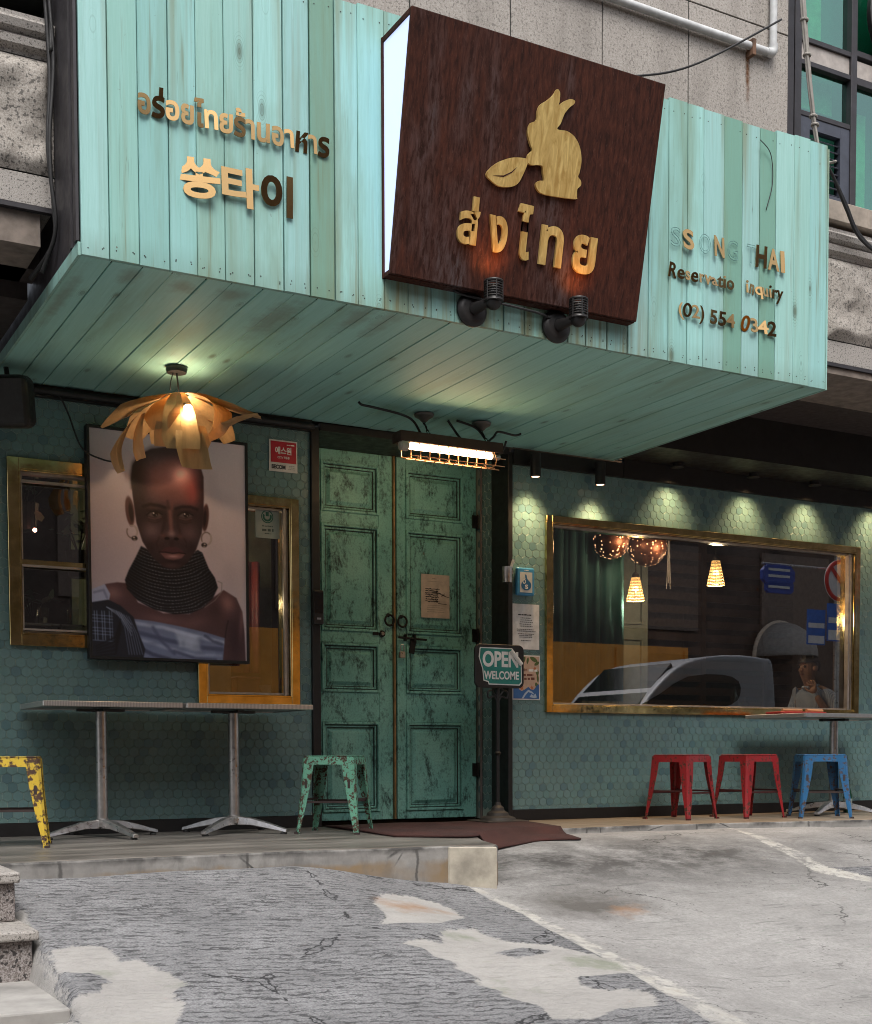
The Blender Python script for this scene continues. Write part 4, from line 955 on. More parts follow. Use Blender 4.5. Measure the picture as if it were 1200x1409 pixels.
# ------------------------------------------------------------------ portrait picture (flat painting, painted per vertex)
def paint_portrait():
    W, H = 300, 410
    u, v = np.meshgrid((np.arange(W)+.5)/W, (np.arange(H)+.5)/H)
    x = 335+590*u; yt = 76+47*u; yb = 943+14*u; y = yt+v*(yb-yt)
    rs = np.random.RandomState(2)
    def nz(fx, fy, seed):
        r = np.random.RandomState(seed); g = r.rand(int(fy)+2, int(fx)+2)
        gx, gy = u*fx, v*fy; ix, iy = gx.astype(int), gy.astype(int); tx, ty = gx-ix, gy-iy
        tx = tx*tx*(3-2*tx); ty = ty*ty*(3-2*ty)
        return (g[iy, ix]*(1-tx)+g[iy, ix+1]*tx)*(1-ty)+(g[iy+1, ix]*(1-tx)+g[iy+1, ix+1]*tx)*ty
    img = np.zeros((H, W, 3))
    def put(c, m): 
        nonlocal img
        m = np.clip(m, 0, 1)[..., None]; img = img*(1-m)+np.array(c, float)*m
    def ell(cx, cy, rx, ry, rot=0):
        a = math.radians(rot); dx, dy = x-cx, y-cy
        return np.hypot((dx*math.cos(a)+dy*math.sin(a))/rx, (-dx*math.sin(a)+dy*math.cos(a))/ry)
    def blob(cx, cy, rx, ry, c, k=1, rot=0, m=1): put(c, k*np.exp(-1.2*ell(cx, cy, rx, ry, rot)**2)*m)
    def disc(cx, cy, rx, ry, c, soft=.15, rot=0, m=1): put(c, nss(1+soft, 1-soft, ell(cx, cy, rx, ry, rot))*m)
    def poly(P, soft=3): return nss(soft, -soft, sdf(P, x, y))
    def stroke(P, wd, c, k=1, m=1, soft=2):
        d = np.full(x.shape, 1e9)
        for (ax, ay), (bx, by) in zip(P[:-1], P[1:]):
            ex, ey = bx-ax, by-ay; t = np.clip(((x-ax)*ex+(y-ay)*ey)/(ex*ex+ey*ey+1e-9), 0, 1)
            d = np.minimum(d, np.hypot(x-ax-ex*t, y-ay-ey*t))
        put(c, k*nss(wd/2+soft, max(wd/2-soft, 0), d)*m)
    put((158, 146, 150), np.ones_like(x)); put((128, 118, 122), nss(560, 300, x)*.8); put((172, 160, 162), nss(700, 900, x)*nss(700, 200, y)*.7)
    put((138, 128, 132), (nz(9, 12, 1)-.5)*.5)
    # shoulders
    sh_ = poly([(385, 668), (430, 660), (470, 663), (505, 735), (600, 775), (700, 777), (792, 712), (835, 682), (885, 712), (908, 765), (916, 845), (920, 960), (820, 960), (760, 900), (600, 880), (470, 850), (395, 740)], 3)
    put((70, 50, 52), sh_)
    blob(415, 700, 40, 30, (112, 88, 88), .8, 20, sh_); blob(850, 735, 34, 46, (128, 95, 92), .85, -20, sh_); blob(600, 800, 90, 22, (104, 78, 78), .7, 8, sh_)
    blob(720, 810, 60, 26, (98, 72, 72), .6, -12, sh_); blob(800, 760, 30, 40, (60, 42, 44), .8, 0, sh_); blob(880, 880, 38, 110, (48, 33, 40), .9, 0, sh_); blob(905, 800, 10, 70, (110, 82, 82), .6, 5, sh_)
    stroke([(838, 868), (846, 820), (852, 800)], 5, (38, 26, 30), .8, sh_)
    # blue wrap
    cl = poly([(455, 795), (560, 806), (660, 824), (760, 846), (837, 868), (828, 960), (430, 960), (470, 900), (480, 850)], 2.5)
    put((96, 103, 124), cl)
    for P, wd, c, k in (([(490, 815), (600, 830), (720, 862), (830, 885)], 14, (150, 156, 172), .7), ([(500, 850), (620, 880), (740, 905), (825, 912)], 16, (58, 63, 84), .75), ([(520, 880), (600, 905), (720, 935), (820, 935)], 13, (132, 138, 156), .7), ([(510, 910), (560, 935), (620, 952)], 14, (52, 56, 76), .8), ([(560, 830), (590, 880), (640, 930)], 12, (66, 70, 92), .7), ([(760, 860), (790, 880), (826, 892)], 9, (52, 55, 74), .7), ([(640, 920), (720, 948), (800, 952)], 9, (60, 64, 84), .7)):
        stroke(P, wd, c, k, cl, 6)
    pt = poly([(640, 838), (735, 860), (745, 925), (660, 905)], 10)*cl; put((154, 160, 174), pt*.55*(.6+.8*nz(40, 14, 5)))
    put((72, 78, 98), cl*(nz(16, 60, 8)-.45)*.7)
    lc = poly([(335, 690), (384, 667), (404, 705), (398, 735), (335, 742)], 2); put((128, 132, 150), lc); stroke([(345, 700), (380, 690), (392, 720)], 7, (86, 88, 108), .6, lc, 4)
    dkp = poly([(335, 738), (396, 727), (440, 748), (488, 792), (505, 850), (530, 915), (520, 960), (335, 960)], 2.5); put((27, 29, 38), dkp)
    for k in range(8):
        xx = 345+k*9; stroke([(xx, 770), (xx+3, 880)], 3, (128, 138, 156), .75*(k % 3 != 2), dkp*nss(425, 400, x), 1.2)
    for k in range(9): stroke([(337, 785+k*12), (412, 790+k*12)], 3.2, (110, 120, 142), .7*(k % 4 != 3), dkp*nss(425, 400, x), 1.2)
    for k in range(6): stroke([(425+k*9, 770+k*4), (455+k*9, 830+k*5), (470+k*10, 935)], 3.5, (118, 126, 146), .55, dkp, 1.6)
    for k in range(5): stroke([(350, 905+k*9), (420, 870+k*16), (440, 800+k*10)], 5, (10, 11, 16), .8, dkp, 2.5)
    for k in range(4): stroke([(390, 755), (440, 775+k*6), (480, 820+k*14)], 3, (140, 148, 164), .5, dkp, 1.4)
    # beaded collar
    NP = [(520, 520), (500, 562), (474, 612), (459, 650), (466, 684), (505, 728), (566, 762), (640, 778), (702, 775), (752, 752), (792, 712), (811, 672), (800, 636), (776, 600), (752, 540), (735, 530), (690, 560), (636, 580), (580, 560), (540, 530)]
    nk = poly(NP, 3); put((26, 25, 30), nk)
    cen = y+.00215*(x-635)**2*np.where(x < 635, 1.1, .95)+.03*(x-635)
    cen = cen+(nz(7, 34, 21)-.5)*9+(nz(3, 5, 22)-.5)*10
    ph = (cen-600)/12.5
    ridge = np.cos(2*np.pi*ph); put((66, 64, 70), nk*nss(.2, 1, ridge)*.75); put((9, 9, 12), nk*nss(-.3, -1, ridge)*.9)
    dash = (np.sin(x*.52+np.floor(ph)*2.3) > -.25)*(np.floor(ph) % 2 == 0)*nss(.55, .9, ridge); put((150, 146, 144), nk*dash*.75*nss(450, 560, x)*nss(835, 700, x)**.5)
    put((16, 15, 19), nk*nss(560, 460, x)*.55); put((14, 13, 17), nk*nss(730, 815, x)*.5)
    # ears
    disc(480, 388, 16, 56, (78, 54, 52), .15, -6); disc(484, 392, 8, 36, (40, 27, 28), .3, -6); disc(766, 405, 13, 52, (72, 46, 44), .15, 5); disc(764, 408, 6, 32, (38, 25, 27), .3, 5)
    # head
    HP = [(492, 330), (486, 270), (492, 215), (515, 175), (560, 150), (630, 138), (695, 148), (742, 185), (760, 250), (760, 330), (758, 400), (750, 465), (728, 528), (696, 578), (664, 602), (636, 606), (602, 597), (562, 562), (526, 502), (504, 430)]
    hm = poly(HP, 3); put((66, 53, 56), hm); put((44, 32, 35), hm*(nz(60, 80, 12)-.4)*.5)
    blob(680, 262, 95, 88, (164, 104, 97), .85, 0, hm); blob(718, 300, 34, 75, (140, 66, 60), .7, 0, hm); blob(605, 268, 80, 75, (138, 97, 93), .75, 0, hm); blob(672, 240, 40, 34, (218, 170, 158), .75, -20, hm); blob(630, 320, 50, 30, (90, 60, 58), .5, 0, hm)
    put((36, 25, 28), hm*nss(570, 488, x)*.9); put((42, 28, 30), hm*nss(718, 765, x)*.7); put((34, 24, 27), hm*nss(535, 615, y)*.85); put((48, 33, 35), hm*nss(330, 420, y)*.45)
    blob(560, 462, 36, 36, (104, 86, 88), .75, 20, hm); blob(704, 468, 34, 36, (98, 78, 80), .7, -20, hm); blob(545, 530, 30, 45, (46, 32, 34), .7, 30, hm); blob(720, 530, 26, 45, (44, 31, 34), .7, -30, hm)
    blob(634, 592, 40, 12, (84, 62, 62), .6, 0, hm)
    for cx_, s in ((572, 1), (690, -1)):
        blob(cx_, 392, 46, 26, (36, 24, 26), .95, 0, hm); blob(cx_, 372, 38, 8, (88, 62, 60), .5, s*4, hm)
        disc(cx_, 398, 27, 10.5, (78, 68, 67), .35, s*3); disc(cx_+2, 396, 10.5, 10, (22, 15, 16), .2); disc(cx_-4, 393, 3, 3, (205, 198, 190), .4); disc(cx_+6, 400, 2.4, 2, (150, 140, 134), .4)
        stroke([(cx_-30, 400), (cx_-14, 388), (cx_+6, 386), (cx_+28, 397)], 5, (20, 13, 15), .9, 1, 2); stroke([(cx_-24, 410), (cx_, 415), (cx_+24, 408)], 4, (104, 80, 78), .6, 1, 2); stroke([(cx_-24, 424), (cx_, 430), (cx_+22, 424)], 4, (48, 34, 36), .6, 1, 3)
    stroke([(530, 368), (556, 360), (590, 364), (612, 371)], 10, (30, 20, 22), .8, 1, 6); stroke([(652, 374), (676, 366), (708, 366), (734, 374)], 10, (30, 20, 22), .8, 1, 6)
    stroke([(621, 345), (625, 374)], 5, (52, 34, 35), .5, 1, 6); stroke([(640, 345), (637, 374)], 5, (104, 70, 66), .5, 1, 6)
    stroke([(630, 385), (632, 420), (634, 455)], 14, (112, 82, 78), .75, 1, 8); stroke([(612, 400), (606, 440), (598, 468)], 8, (44, 30, 32), .6, 1, 6); stroke([(655, 400), (662, 440), (668, 468)], 7, (48, 33, 34), .5, 1, 6)
    blob(635, 470, 18, 14, (128, 106, 106), .85); blob(604, 478, 14, 11, (86, 62, 60), .9); blob(666, 480, 13, 11, (82, 58, 57), .9)
    disc(617, 488, 9, 5, (18, 12, 13), .4); disc(653, 489, 9, 5, (18, 12, 13), .4); blob(635, 508, 9, 12, (52, 36, 38), .8); stroke([(588, 484), (578, 505), (580, 520)], 4, (46, 32, 34), .6, 1, 3); stroke([(682, 486), (692, 506), (690, 522)], 4, (46, 32, 34), .6, 1, 3)
    lu = poly([(588, 540), (612, 523), (628, 519), (637, 523), (648, 519), (665, 525), (686, 544), (660, 541), (637, 543), (610, 540)], 2); put((70, 44, 48), lu)
    ll = poly([(588, 542), (612, 543), (637, 546), (662, 543), (687, 545), (672, 563), (640, 572), (610, 565)], 2); put((96, 68, 69), ll); blob(640, 556, 24, 6, (158, 126, 124), .8, 0, ll)
    stroke([(587, 541), (612, 541), (637, 545), (662, 542), (687, 545)], 3.5, (20, 12, 14), .95, 1, 1.5); blob(638, 575, 26, 6, (38, 26, 28), .7)
    # close cropped hair
    hr = poly([(488, 300), (484, 250), (492, 205), (515, 168), (560, 140), (630, 130), (700, 140), (748, 178), (764, 250), (762, 318), (752, 300), (750, 250), (720, 225), (680, 220), (630, 215), (575, 215), (530, 220), (510, 250), (504, 300)], 12)
    put((46, 35, 37), hr*.45*nss(200, 150, y)); put((38, 29, 31), hr*.85*nss(515, 492, x))
    stroke([(812, 648), (828, 655), (826, 690), (800, 722), (760, 750)], 3.4, (112, 104, 100), .8, 1, 1.4)
    for ex, ey, s in ((487, 466, 1), (769, 485, -1)):
        P = [(ex+19*math.cos(a), ey+24*math.sin(a)) for a in np.linspace(-1.9*s, 3.6*s, 24)]
        stroke(P, 4.5, (96, 82, 76), .95, 1, 1.4); stroke(P[:12], 2, (190, 180, 170), .8, 1, 1); disc(ex+s*9, ey+25, 11, 9, (40, 32, 32), .2); disc(ex+s*7, ey+22, 4, 3, (168, 156, 148), .4); disc(ex+s*9, ey+31, 5, 2.5, (120, 106, 98), .4)
    img += ((rs.rand(H, W)-.5)*7)[..., None]
    img = np.clip(img, 0, 255)/255
    for a_ in range(2): img[1:-1, 1:-1] = img[1:-1, 1:-1]*.5+.125*(img[:-2, 1:-1]+img[2:, 1:-1]+img[1:-1, :-2]+img[1:-1, 2:])
    lin_ = np.where(img <= .04045, img/12.92, ((img+.055)/1.055)**2.4)
    return lin_**1.16*1.22
PX0, PX1, PZ0, PZ1, PY = 1.874, 2.845, 1.012, 2.342, 7.545
por = thing('portrait_painting', 'large framed painting of a solemn person with beaded neck rings and blue wrap, black frame', 'painting', ((PX0+PX1)/2, PY, PZ0))
ox, oy, oz = por.location
b = MB()
fw = .017
for (a, c, d, e_) in ((PX0, PX0+fw, PZ0, PZ1), (PX1-fw, PX1, PZ0, PZ1), (PX0+fw, PX1-fw, PZ0, PZ0+fw), (PX0+fw, PX1-fw, PZ1-fw, PZ1)):
    b.box(a-ox, c-ox, -.03, .03, d-oz, e_-oz)
b.build('frame', M['black_steel'], por, bevel=.002)
img = paint_portrait()*PORTRAIT_GAIN; H_, W_, _ = img.shape
gx = np.linspace(PX0+fw-ox, PX1-fw-ox, W_); gz = np.linspace(PZ1-fw-oz, PZ0+fw-oz, H_)
GX, GZ = np.meshgrid(gx, gz); me = bpy.data.meshes.new('canvas')
idx = np.arange(W_*H_).reshape(H_, W_)
q = np.stack([idx[:-1, :-1], idx[1:, :-1], idx[1:, 1:], idx[:-1, 1:]], -1).reshape(-1, 4)
n0 = W_*H_
vv = np.stack([GX, np.full_like(GX, -.022), GZ], -1).reshape(-1, 3).tolist()
c4 = [0, W_-1, n0-1, n0-W_]; vv += [(vv[i][0], .02, vv[i][2]) for i in c4]
fs = q.tolist()+[[n0, n0+1, n0+2, n0+3]]
me.from_pydata(vv, [], fs)
ca = me.color_attributes.new('Col', 'FLOAT_COLOR', 'POINT')
ca.data.foreach_set('color', np.concatenate([np.concatenate([np.clip(img, 0, .9).reshape(-1, 3), np.ones((n0, 1))], 1), np.ones((4, 4))*.3]).astype(np.float32).ravel())
t = Mt('painted_canvas', rough=.42); t.set('Base Color', t.attr()); t.bump(t.noise(420, 2), .06, .001)
me.materials.append(t.m); o = bpy.data.objects.new('canvas', me); C.objects.link(o); o.parent = por

# ------------------------------------------------------------------ petal lamp
pl = thing('petal_lamp', 'lit pendant lamp of curled wood veneer petals hanging in front of the portrait', 'lamp', (2.215, 6.873, 2.41))
b = MB(); b.lathe([(.001, 0), (.055, 0), (.058, -.012), (.052, -.03), (.001, -.032)], (-.013, 0, .126), seg=28, cap=False); b.build('ceiling_rose', M['lamp_black'], pl, smooth='auto')
b = MB(); b.tube([(-.013, 0, .1), (.0, 0, -.02)], .005, 8); b.tube(spline([(-.03, .0, .1), (-.045, 0, .05), (-.05, 0, 0.0)], 4), .003, 6); b.build('cord', M['cable_black'], pl)
t = Mt('wood_veneer', rough=.5); gr = t.noise(1, 4, .6, t.co((30, 30, 5)), .5)
vc = t.mix(t.mr(gr, .3, .7), (.36, .235, .11), (.55, .38, .19))
t.set('Base Color', vc)
tl = t.n('BsdfTranslucent', {'Color': (.95, .62, .30)}); mx = t.n('MixShader', {0: .30}); t.nt.links.new(t.b.outputs[0], mx.inputs[1]); t.nt.links.new(tl.outputs[0], mx.inputs[2]); t.nt.links.new(mx.outputs[0], t.nt.nodes['Material Output'].inputs[0])
M['veneer'] = t.m
rgt = Vector((math.cos(-YAW), math.sin(-YAW), 0)); twd = Vector((-math.sin(YAW), -math.cos(YAW), 0))
def petal(az, prof, widths, twist=0, curl=.0):
    # az: 0 = towards the street camera side, 90 = right
    d = twd*math.cos(rad(az))+rgt*math.sin(rad(az)); s_ = Vector((-d.y, d.x, 0))
    pts = spline([(p[0], 0, p[1]) for p in prof], 5); n = len(pts); v = []; m = 6
    for i, p in enumerate(pts):
        t_ = i/(n-1); f_ = t_*(len(widths)-1); k = min(int(f_), len(widths)-2); wd = widths[k]+(widths[k+1]-widths[k])*(f_-k)
        tg = (pts[min(i+1, n-1)]-pts[max(i-1, 0)]).normalized(); nr = d*(-tg.z)+Vector((0, 0, 1))*tg.x
        for j in range(m+1):
            a = (j/m-.5); v.append(d*p.x+Vector((0, 0, p.z))+s_*(wd*a+twist*t_*t_)+nr*(curl*(a*a*4)*wd*t_-.0))
    v2 = []
    f = [(i*(m+1)+j, i*(m+1)+j+1, (i+1)*(m+1)+j+1, (i+1)*(m+1)+j) for i in range(n-1) for j in range(m)]
    b = MB(); b.add(v, f); o = b.build('petal', M['veneer'], pl, smooth=False, recalc=False)
    sd_ = o.modifiers.new('thickness', 'SOLIDIFY'); sd_.thickness = .0012
    return o
petal(-95, [(.05, -.02), (.15, -.055), (.28, -.10), (.42, -.19)], [.07, .20, .21, .03], .03, .06)
petal(-50, [(.05, -.025), (.15, -.08), (.235, -.13), (.27, -.16)], [.07, .19, .20, .16], -.02, -.05)
petal(-66, [(.22, -.145), (.27, -.22), (.31, -.34), (.29, -.44)], [.05, .12, .20, .10], -.03, .3)
petal(-52, [(.21, -.15), (.25, -.24), (.265, -.34), (.25, -.40)], [.04, .10, .12, .09], .0, -.35)
petal(-22, [(.05, -.02), (.12, -.09), (.185, -.165), (.215, -.25)], [.07, .19, .23, .10], .02, -.05)
petal(-6, [(.19, -.20), (.20, -.27), (.205, -.34)], [.13, .15, .14], .0, .1)
petal(8, [(.05, -.02), (.12, -.08), (.18, -.15), (.225, -.29), (.245, -.36)], [.06, .12, .16, .20, .17], .03, .0)
petal(24, [(.215, -.26), (.235, -.35), (.25, -.46)], [.14, .17, .16], .03, .1)
petal(44, [(.20, -.22), (.225, -.31), (.215, -.38)], [.06, .09, .02], .0, -.2)
petal(70, [(.05, -.02), (.15, -.055), (.25, -.12), (.23, -.22), (.16, -.27)], [.07, .18, .21, .14, .05], .0, .1)
petal(92, [(.05, -.015), (.15, -.045), (.29, -.10), (.44, -.15)], [.07, .19, .20, .06], -.03, .08)
petal(84, [(.16, -.16), (.24, -.195), (.33, -.17), (.44, -.145)], [.07, .11, .09, .03], -.03, .2)
for az in (132, 168, 205, 238): petal(az, [(.05, -.02), (.14, -.065), (.25, -.13), (.32, -.22)], [.06, .16, .20, .12], .02, .08)
b = MB(); b.ball(tuple(rgt*.085+twd*.205+Vector((0, 0, -.15))), .024, 14, sz=1.15); b.build('bulb', emit('pendant_bulb', (1, .72, .38), 60), pl, smooth=True)
b = MB(); b.tube([(0, 0, -.05), tuple(rgt*.06+twd*.15+Vector((0, 0, -.11))), tuple(rgt*.083+twd*.2+Vector((0, 0, -.135)))], [.006, .008, .014], 10); b.build('bulb_holder', M['lamp_black'], pl)
ld = bpy.data.lights.new('pendant_light', 'POINT'); ld.energy = PENDANT_W; ld.color = (1, .70, .42); ld.shadow_soft_size = .025
lo = bpy.data.objects.new('pendant_light', ld); C.objects.link(lo); lo.parent = pl; lo.location = (.0, -.005, -.055)

# ------------------------------------------------------------------ caged tube lamp above the door
tu = thing('tube_lamp', 'glowing caged tube lamp with brown housing hung under the canopy above the doors', 'lamp', (3.95, 7.0, 2.30))
b = MB(); b.box(-.36, .36, -.055, .055, .02, .085); b.build('housing', plain('brown_housing', (.055, .030, .022), .5, .2), tu, bevel=.004)
b = MB(); b.tube([(-.285, -.03, .0), (.285, -.03, .0)], .018, 14); b.build('tube', emit('warm_tube', (1, .66, .34), TUBE_E), tu, smooth='auto')
b = MB(); b.lathe([(.02, 0), (.032, .01), (.032, .05), (.02, .06)], (-.355, -.03, .0), (1, 0, 0), 12); b.build('end_cap', plain('pale_cap', (.5, .45, .38), .5), tu)
b = MB(); b.lathe([(.014, 0), (.02, .008), (.02, .05), (.012, .06)], (.345, -.03, .0), (-1, 0, 0), 12); b.build('end_cap', M['steel'], tu)
b = MB()
for k in range(10):
    xx = -.30+.066*k
    b.tube([(xx, -.055, .02), (xx, -.078, -.02), (xx, -.068, -.062), (xx, -.0, -.07), (xx, .05, -.05), (xx, .055, .02)], .0028, 6)
for (yy, zz) in ((-.068, -.062), (-.0, -.07), (.05, -.05), (-.078, -.02)): b.tube([(-.30, yy, zz), (.36, yy, zz)], .003, 6)
b.build('cage', plain('copper_wire', (.55, .30, .16), .35, .9), tu)
for xx, yy in ((-.142, .133), (.323, .165)):
    b = MB(); b.lathe([(.001, .228), (.062, .232), (.058, .218), (.03, .202), (.02, .19), (.012, .185)], (xx*.9, yy*.6, 0), seg=22, cap=False); b.build('hook_plate', plain('grey_plate', (.14, .13, .12), .5, .4), tu, smooth='auto')
    b = MB()
    for k in range(5):
        b.tube([(xx*.9+.008*math.cos(a+k), yy*.6*(1-k*.2)+.006*math.sin(a)*(k % 2), .185-k*.023+.014*math.sin(a)) for a in [2*math.pi*i/10 for i in range(10)]], .0028, 5, close=True)
    b.build('chain', M['iron'], tu)
cable('lamp_cable', [[(3.333, 6.98, 2.522), (3.35, 6.97, 2.505), (3.42, 6.97, 2.50), (3.62, 7.0, 2.49), (3.72, 7.03, 2.47), (3.78, 7.05, 2.41), (3.80, 7.05, 2.385)], [(3.99, 7.08, 2.515), (4.02, 7.07, 2.47), (4.06, 7.05, 2.41), (4.1, 7.05, 2.40), (4.23, 7.07, 2.395), (4.32, 7.09, 2.45), (4.38, 7.12, 2.50), (4.55, 7.2, 2.515), (4.60, 7.2, 2.53)], [(4.06, 7.09, 2.525), (4.2, 7.1, 2.50), (4.26, 7.08, 2.43)], [(4.55, 7.3, 2.5), (4.54, 7.32, 2.45), (4.55, 7.4, 2.42)]], .0075, M['cable_black'], 'black cable running along the canopy underside to the caged tube lamp')

# ------------------------------------------------------------------ downlights washing the tiles
M['lens'] = emit('downlight_lens', (1, .62, .38), 3.0)
dls = [(4.903, 2.337), (5.442, 2.335), (6.127, 2.53), (6.855, 2.53), (7.479, 2.53), (8.20, 2.53)]
wh = ['leftmost, nearest the open sign', 'second from the left', 'third from the left', 'fourth from the left', 'fifth from the left', 'last one on the right, past the window']
for (x, z), tx in zip(dls, wh):
    o = thing('downlight', 'black cylinder downlight on the tiled wall, '+tx, 'lamp', (x, 7.49, z), group='downlights above the shop window')
    ht = .155 if x < 5.5 else .09
    b = MB(); b.lathe([(.028, .004), (.036, 0), (.036, ht), (.034, ht+.002), (.001, ht+.002)], seg=24, cap=False); b.box(-.02, .02, .0, .0, .1, .12) if 0 else None
    if x < 5.5: b.tube([(0, .03, .12), (0, .09, .12)], .012, 8)
    else: b.lathe([(.046, .0), (.05, .004), (.04, .01)], (0, 0, -.004), seg=24)
    b.build('can', M['lamp_black'], o, smooth='auto')
    b = MB(); b.lathe([(.001, .0), (.027, .0), (.027, .004), (.001, .004)], (0, 0, .003), seg=20, cap=False); b.build('lens', M['lens'], o)
    ld = bpy.data.lights.new('downlight_beam', 'SPOT'); ld.energy = DOWN_W; ld.color = (1, .66, .34); ld.spot_size = rad(96); ld.spot_blend = 1; ld.shadow_soft_size = .06
    lo = bpy.data.objects.new('downlight_beam', ld); C.objects.link(lo); lo.parent = o; lo.location = (0, -.01, -.014); lo.rotation_euler = (rad(6), 0, 0)

# ------------------------------------------------------------------ stickers, notices, small wall things
Ux, Vz, Ny = (1, 0, 0), (0, 0, 1), (0, -1, 0)
def card(name, lab, cat, x0, x1, z0, z1, y, mat, th=.003, base='sheet'):
    o = thing(name, lab, cat, (x0, y, z0)); b = MB(); b.box(0, x1-x0, -th, 0, 0, z1-z0); b.build(base, mat, o, bevel=.0006); return o, x1-x0, z1-z0, -th
def onc(o, body, name, mat, x0, z0, wd, ht, y, bold=.02, d=.0008):
    b = MB(); add_text(b, body, wd, ht, d, (x0, y-.0004, z0), Ux, Vz, Ny, bold); return b.build(name, mat, o)
def lines_(o, x0, x1, zs, h, y, mat, seed=1, name='print'):
    r = random.Random(seed); b = MB()
    for z in zs:
        x = x0+r.uniform(0, .15)*(x1-x0); xe = x1-r.uniform(0, .15)*(x1-x0)
        while x < xe:
            wd = r.uniform(.6, 1.6)*h*1.6; b.box(x, min(x+wd, xe), y-.0009, y-.0004, z, z+h*r.uniform(.7, 1)); x += wd+h*.5
    return b.build(name, mat, o)
# red security sticker
o, wd, ht, y = card('security_sticker', 'square red security sticker with white Korean letters on the tiles above the narrow window', 'sticker', 3.012, 3.20, 2.208, 2.402, 7.593, col('sticker_white', (.62, .60, .58)))
b = MB(); b.box(.011, wd-.008, y-.0008, y-.0002, .056, ht-.009); b.build('red_field', col('sticker_red', (.42, .012, .03)), o)
onc(o, '에스원', 'print', M['white'], .040, .107, .108, .046, y-.0008, .03); onc(o, 'CCTV 작동중', 'print', M['white'], .055, .08, .08, .016, y-.0008, .03); lines_(o, .115, .172, [ht-.03], .008, y-.0008, M['white'], 4)
onc(o, 'SECOM', 'print', M['ink'], .016, .016, .092, .026, y, .05); lines_(o, .125, .175, [.018, .028, .037], .005, y, col('sticker_grey', (.3, .3, .3)), 3)
# cup with a stick on the post
o = thing('tin_cup', 'small tin cup with a white stick, fixed to the black post by the door', 'cup', (4.70, 7.53, 1.62))
b = MB(); b.lathe([(.001, 0), (.031, 0), (.034, .1), (.036, .104), (.031, .1), (.029, .01), (.001, .008)], seg=22, cap=False); b.obox(Matrix.Identity(4), -.004, .05, .0, .03, .06, .085); b.build('cup', M['steel'], o, smooth='auto')
b = MB(); b.tube([(.005, 0, .03), (.045, -.01, .155)], .0095, 8); b.build('stick', M['white'], o)
# blue dispenser
o = thing('air_freshener', 'small blue wall dispenser with a water drop, above the white notice', 'dispenser', (4.872, 7.593, 1.545))
b = MB(); b.box(-.072, .072, -.032, 0, 0, .19); b.build('case', col('case_blue', (.05, .25, .47), .35), o, bevel=.012, seg=3)
b = MB(); b.box(-.05, .05, -.0345, -.0322, .02, .158); b.build('face', col('case_face', (.52, .53, .52)), o)
b = MB(); P = [(.0, .085)]+[(.04*math.sin(a), .036-.036*math.cos(a)*1.0) for a in [rad(125-250*i/18) for i in range(19)]]
b.prism(P, (.0, -.0345, .055 if 0 else .034), Ux, Vz, Ny, .0012)
b.prism([(-.008, .10), (.01, .085), (.002, .118), (-.012, .125)], (.0, -.0345, .02), Ux, Vz, Ny, .0011); b.build('drop', col('drop_blue', (.015, .12, .27)), o)
onc(o, 'O', 'print', M['white'], -.030, .078, .026, .032, -.0357, .04); onc(o, 'S', 'print', M['white'], -.012, .044, .026, .03, -.0357, .04); lines_(o, -.02, .03, [.168], .007, -.032, M['white'], 2)
# white notice
o, wd, ht, y = card('white_notice', 'white printed paper notice taped to the tiles between blue dispenser and flower poster', 'notice', 4.779, 5.0, 1.18, 1.49, 7.593, M['paper'])
lines_(o, .045, .17, [.232], .010, y, M['ink'], 1); lines_(o, .05, .17, [.212, .198, .184, .170, .156], .006, y, col('ink_grey', (.12, .12, .13)), 2); lines_(o, .03, .19, [.134, .122], .006, y, M['ink_grey'], 3); lines_(o, .04, .18, [.103, .092, .081], .006, y, M['ink_grey'], 4); lines_(o, .06, .165, [.058], .006, y, M['ink_grey'], 5)
# flower poster
o, wd, ht, y = card('flower_poster', 'beige poster with green leaves and blue waves, half behind the open sign', 'poster', 4.779, 5.006, .833, 1.14, 7.593, M['white'])
b = MB(); b.box(.007, wd-.007, y-.0007, y-.0002, .007, ht-.007); b.build('print_ground', col('poster_beige', (.58, .40, .30)), o)
b = MB()
for (cx, cz, r1, r2, an) in ((.09, .272, .03, .013, 60), (.125, .27, .024, .009, 80), (.175, .28, .034, .015, -25), (.20, .252, .024, .011, 30), (.205, .19, .012, .02, 0), (.208, .15, .008, .028, 5), (.05, .28, .02, .01, -40), (.198, .105, .012, .018, 20)):
    P = [(cx+r1*math.cos(a)*math.cos(rad(an))-r2*math.sin(a)*abs(math.sin(a))**.5*math.sin(rad(an)), cz+r1*math.cos(a)*math.sin(rad(an))+r2*math.sin(a)*abs(math.sin(a))**.5*math.cos(rad(an))) for a in [2*math.pi*i/16 for i in range(16)]]
    P = [(min(max(p[0], .008), wd-.008), min(p[1], ht-.008)) for p in P]
    b.prism(P, (0, y-.0007, 0), Ux, Vz, Ny, .0006)
b.build('leaves', col('poster_leaf', (.09, .13, .035)), o)
b = MB(); b.prism([(.008, .008), (.008, .095), (.025, .108), (.045, .10), (.055, .072), (.075, .06), (.1, .07), (.13, .09), (.15, .075), (.175, .07), (.2, .10), (wd-.008, .112), (wd-.008, .008)], (0, y-.0007, 0), Ux, Vz, Ny, .0007); b.build('waves', col('poster_blue', (.035, .13, .36)), o)
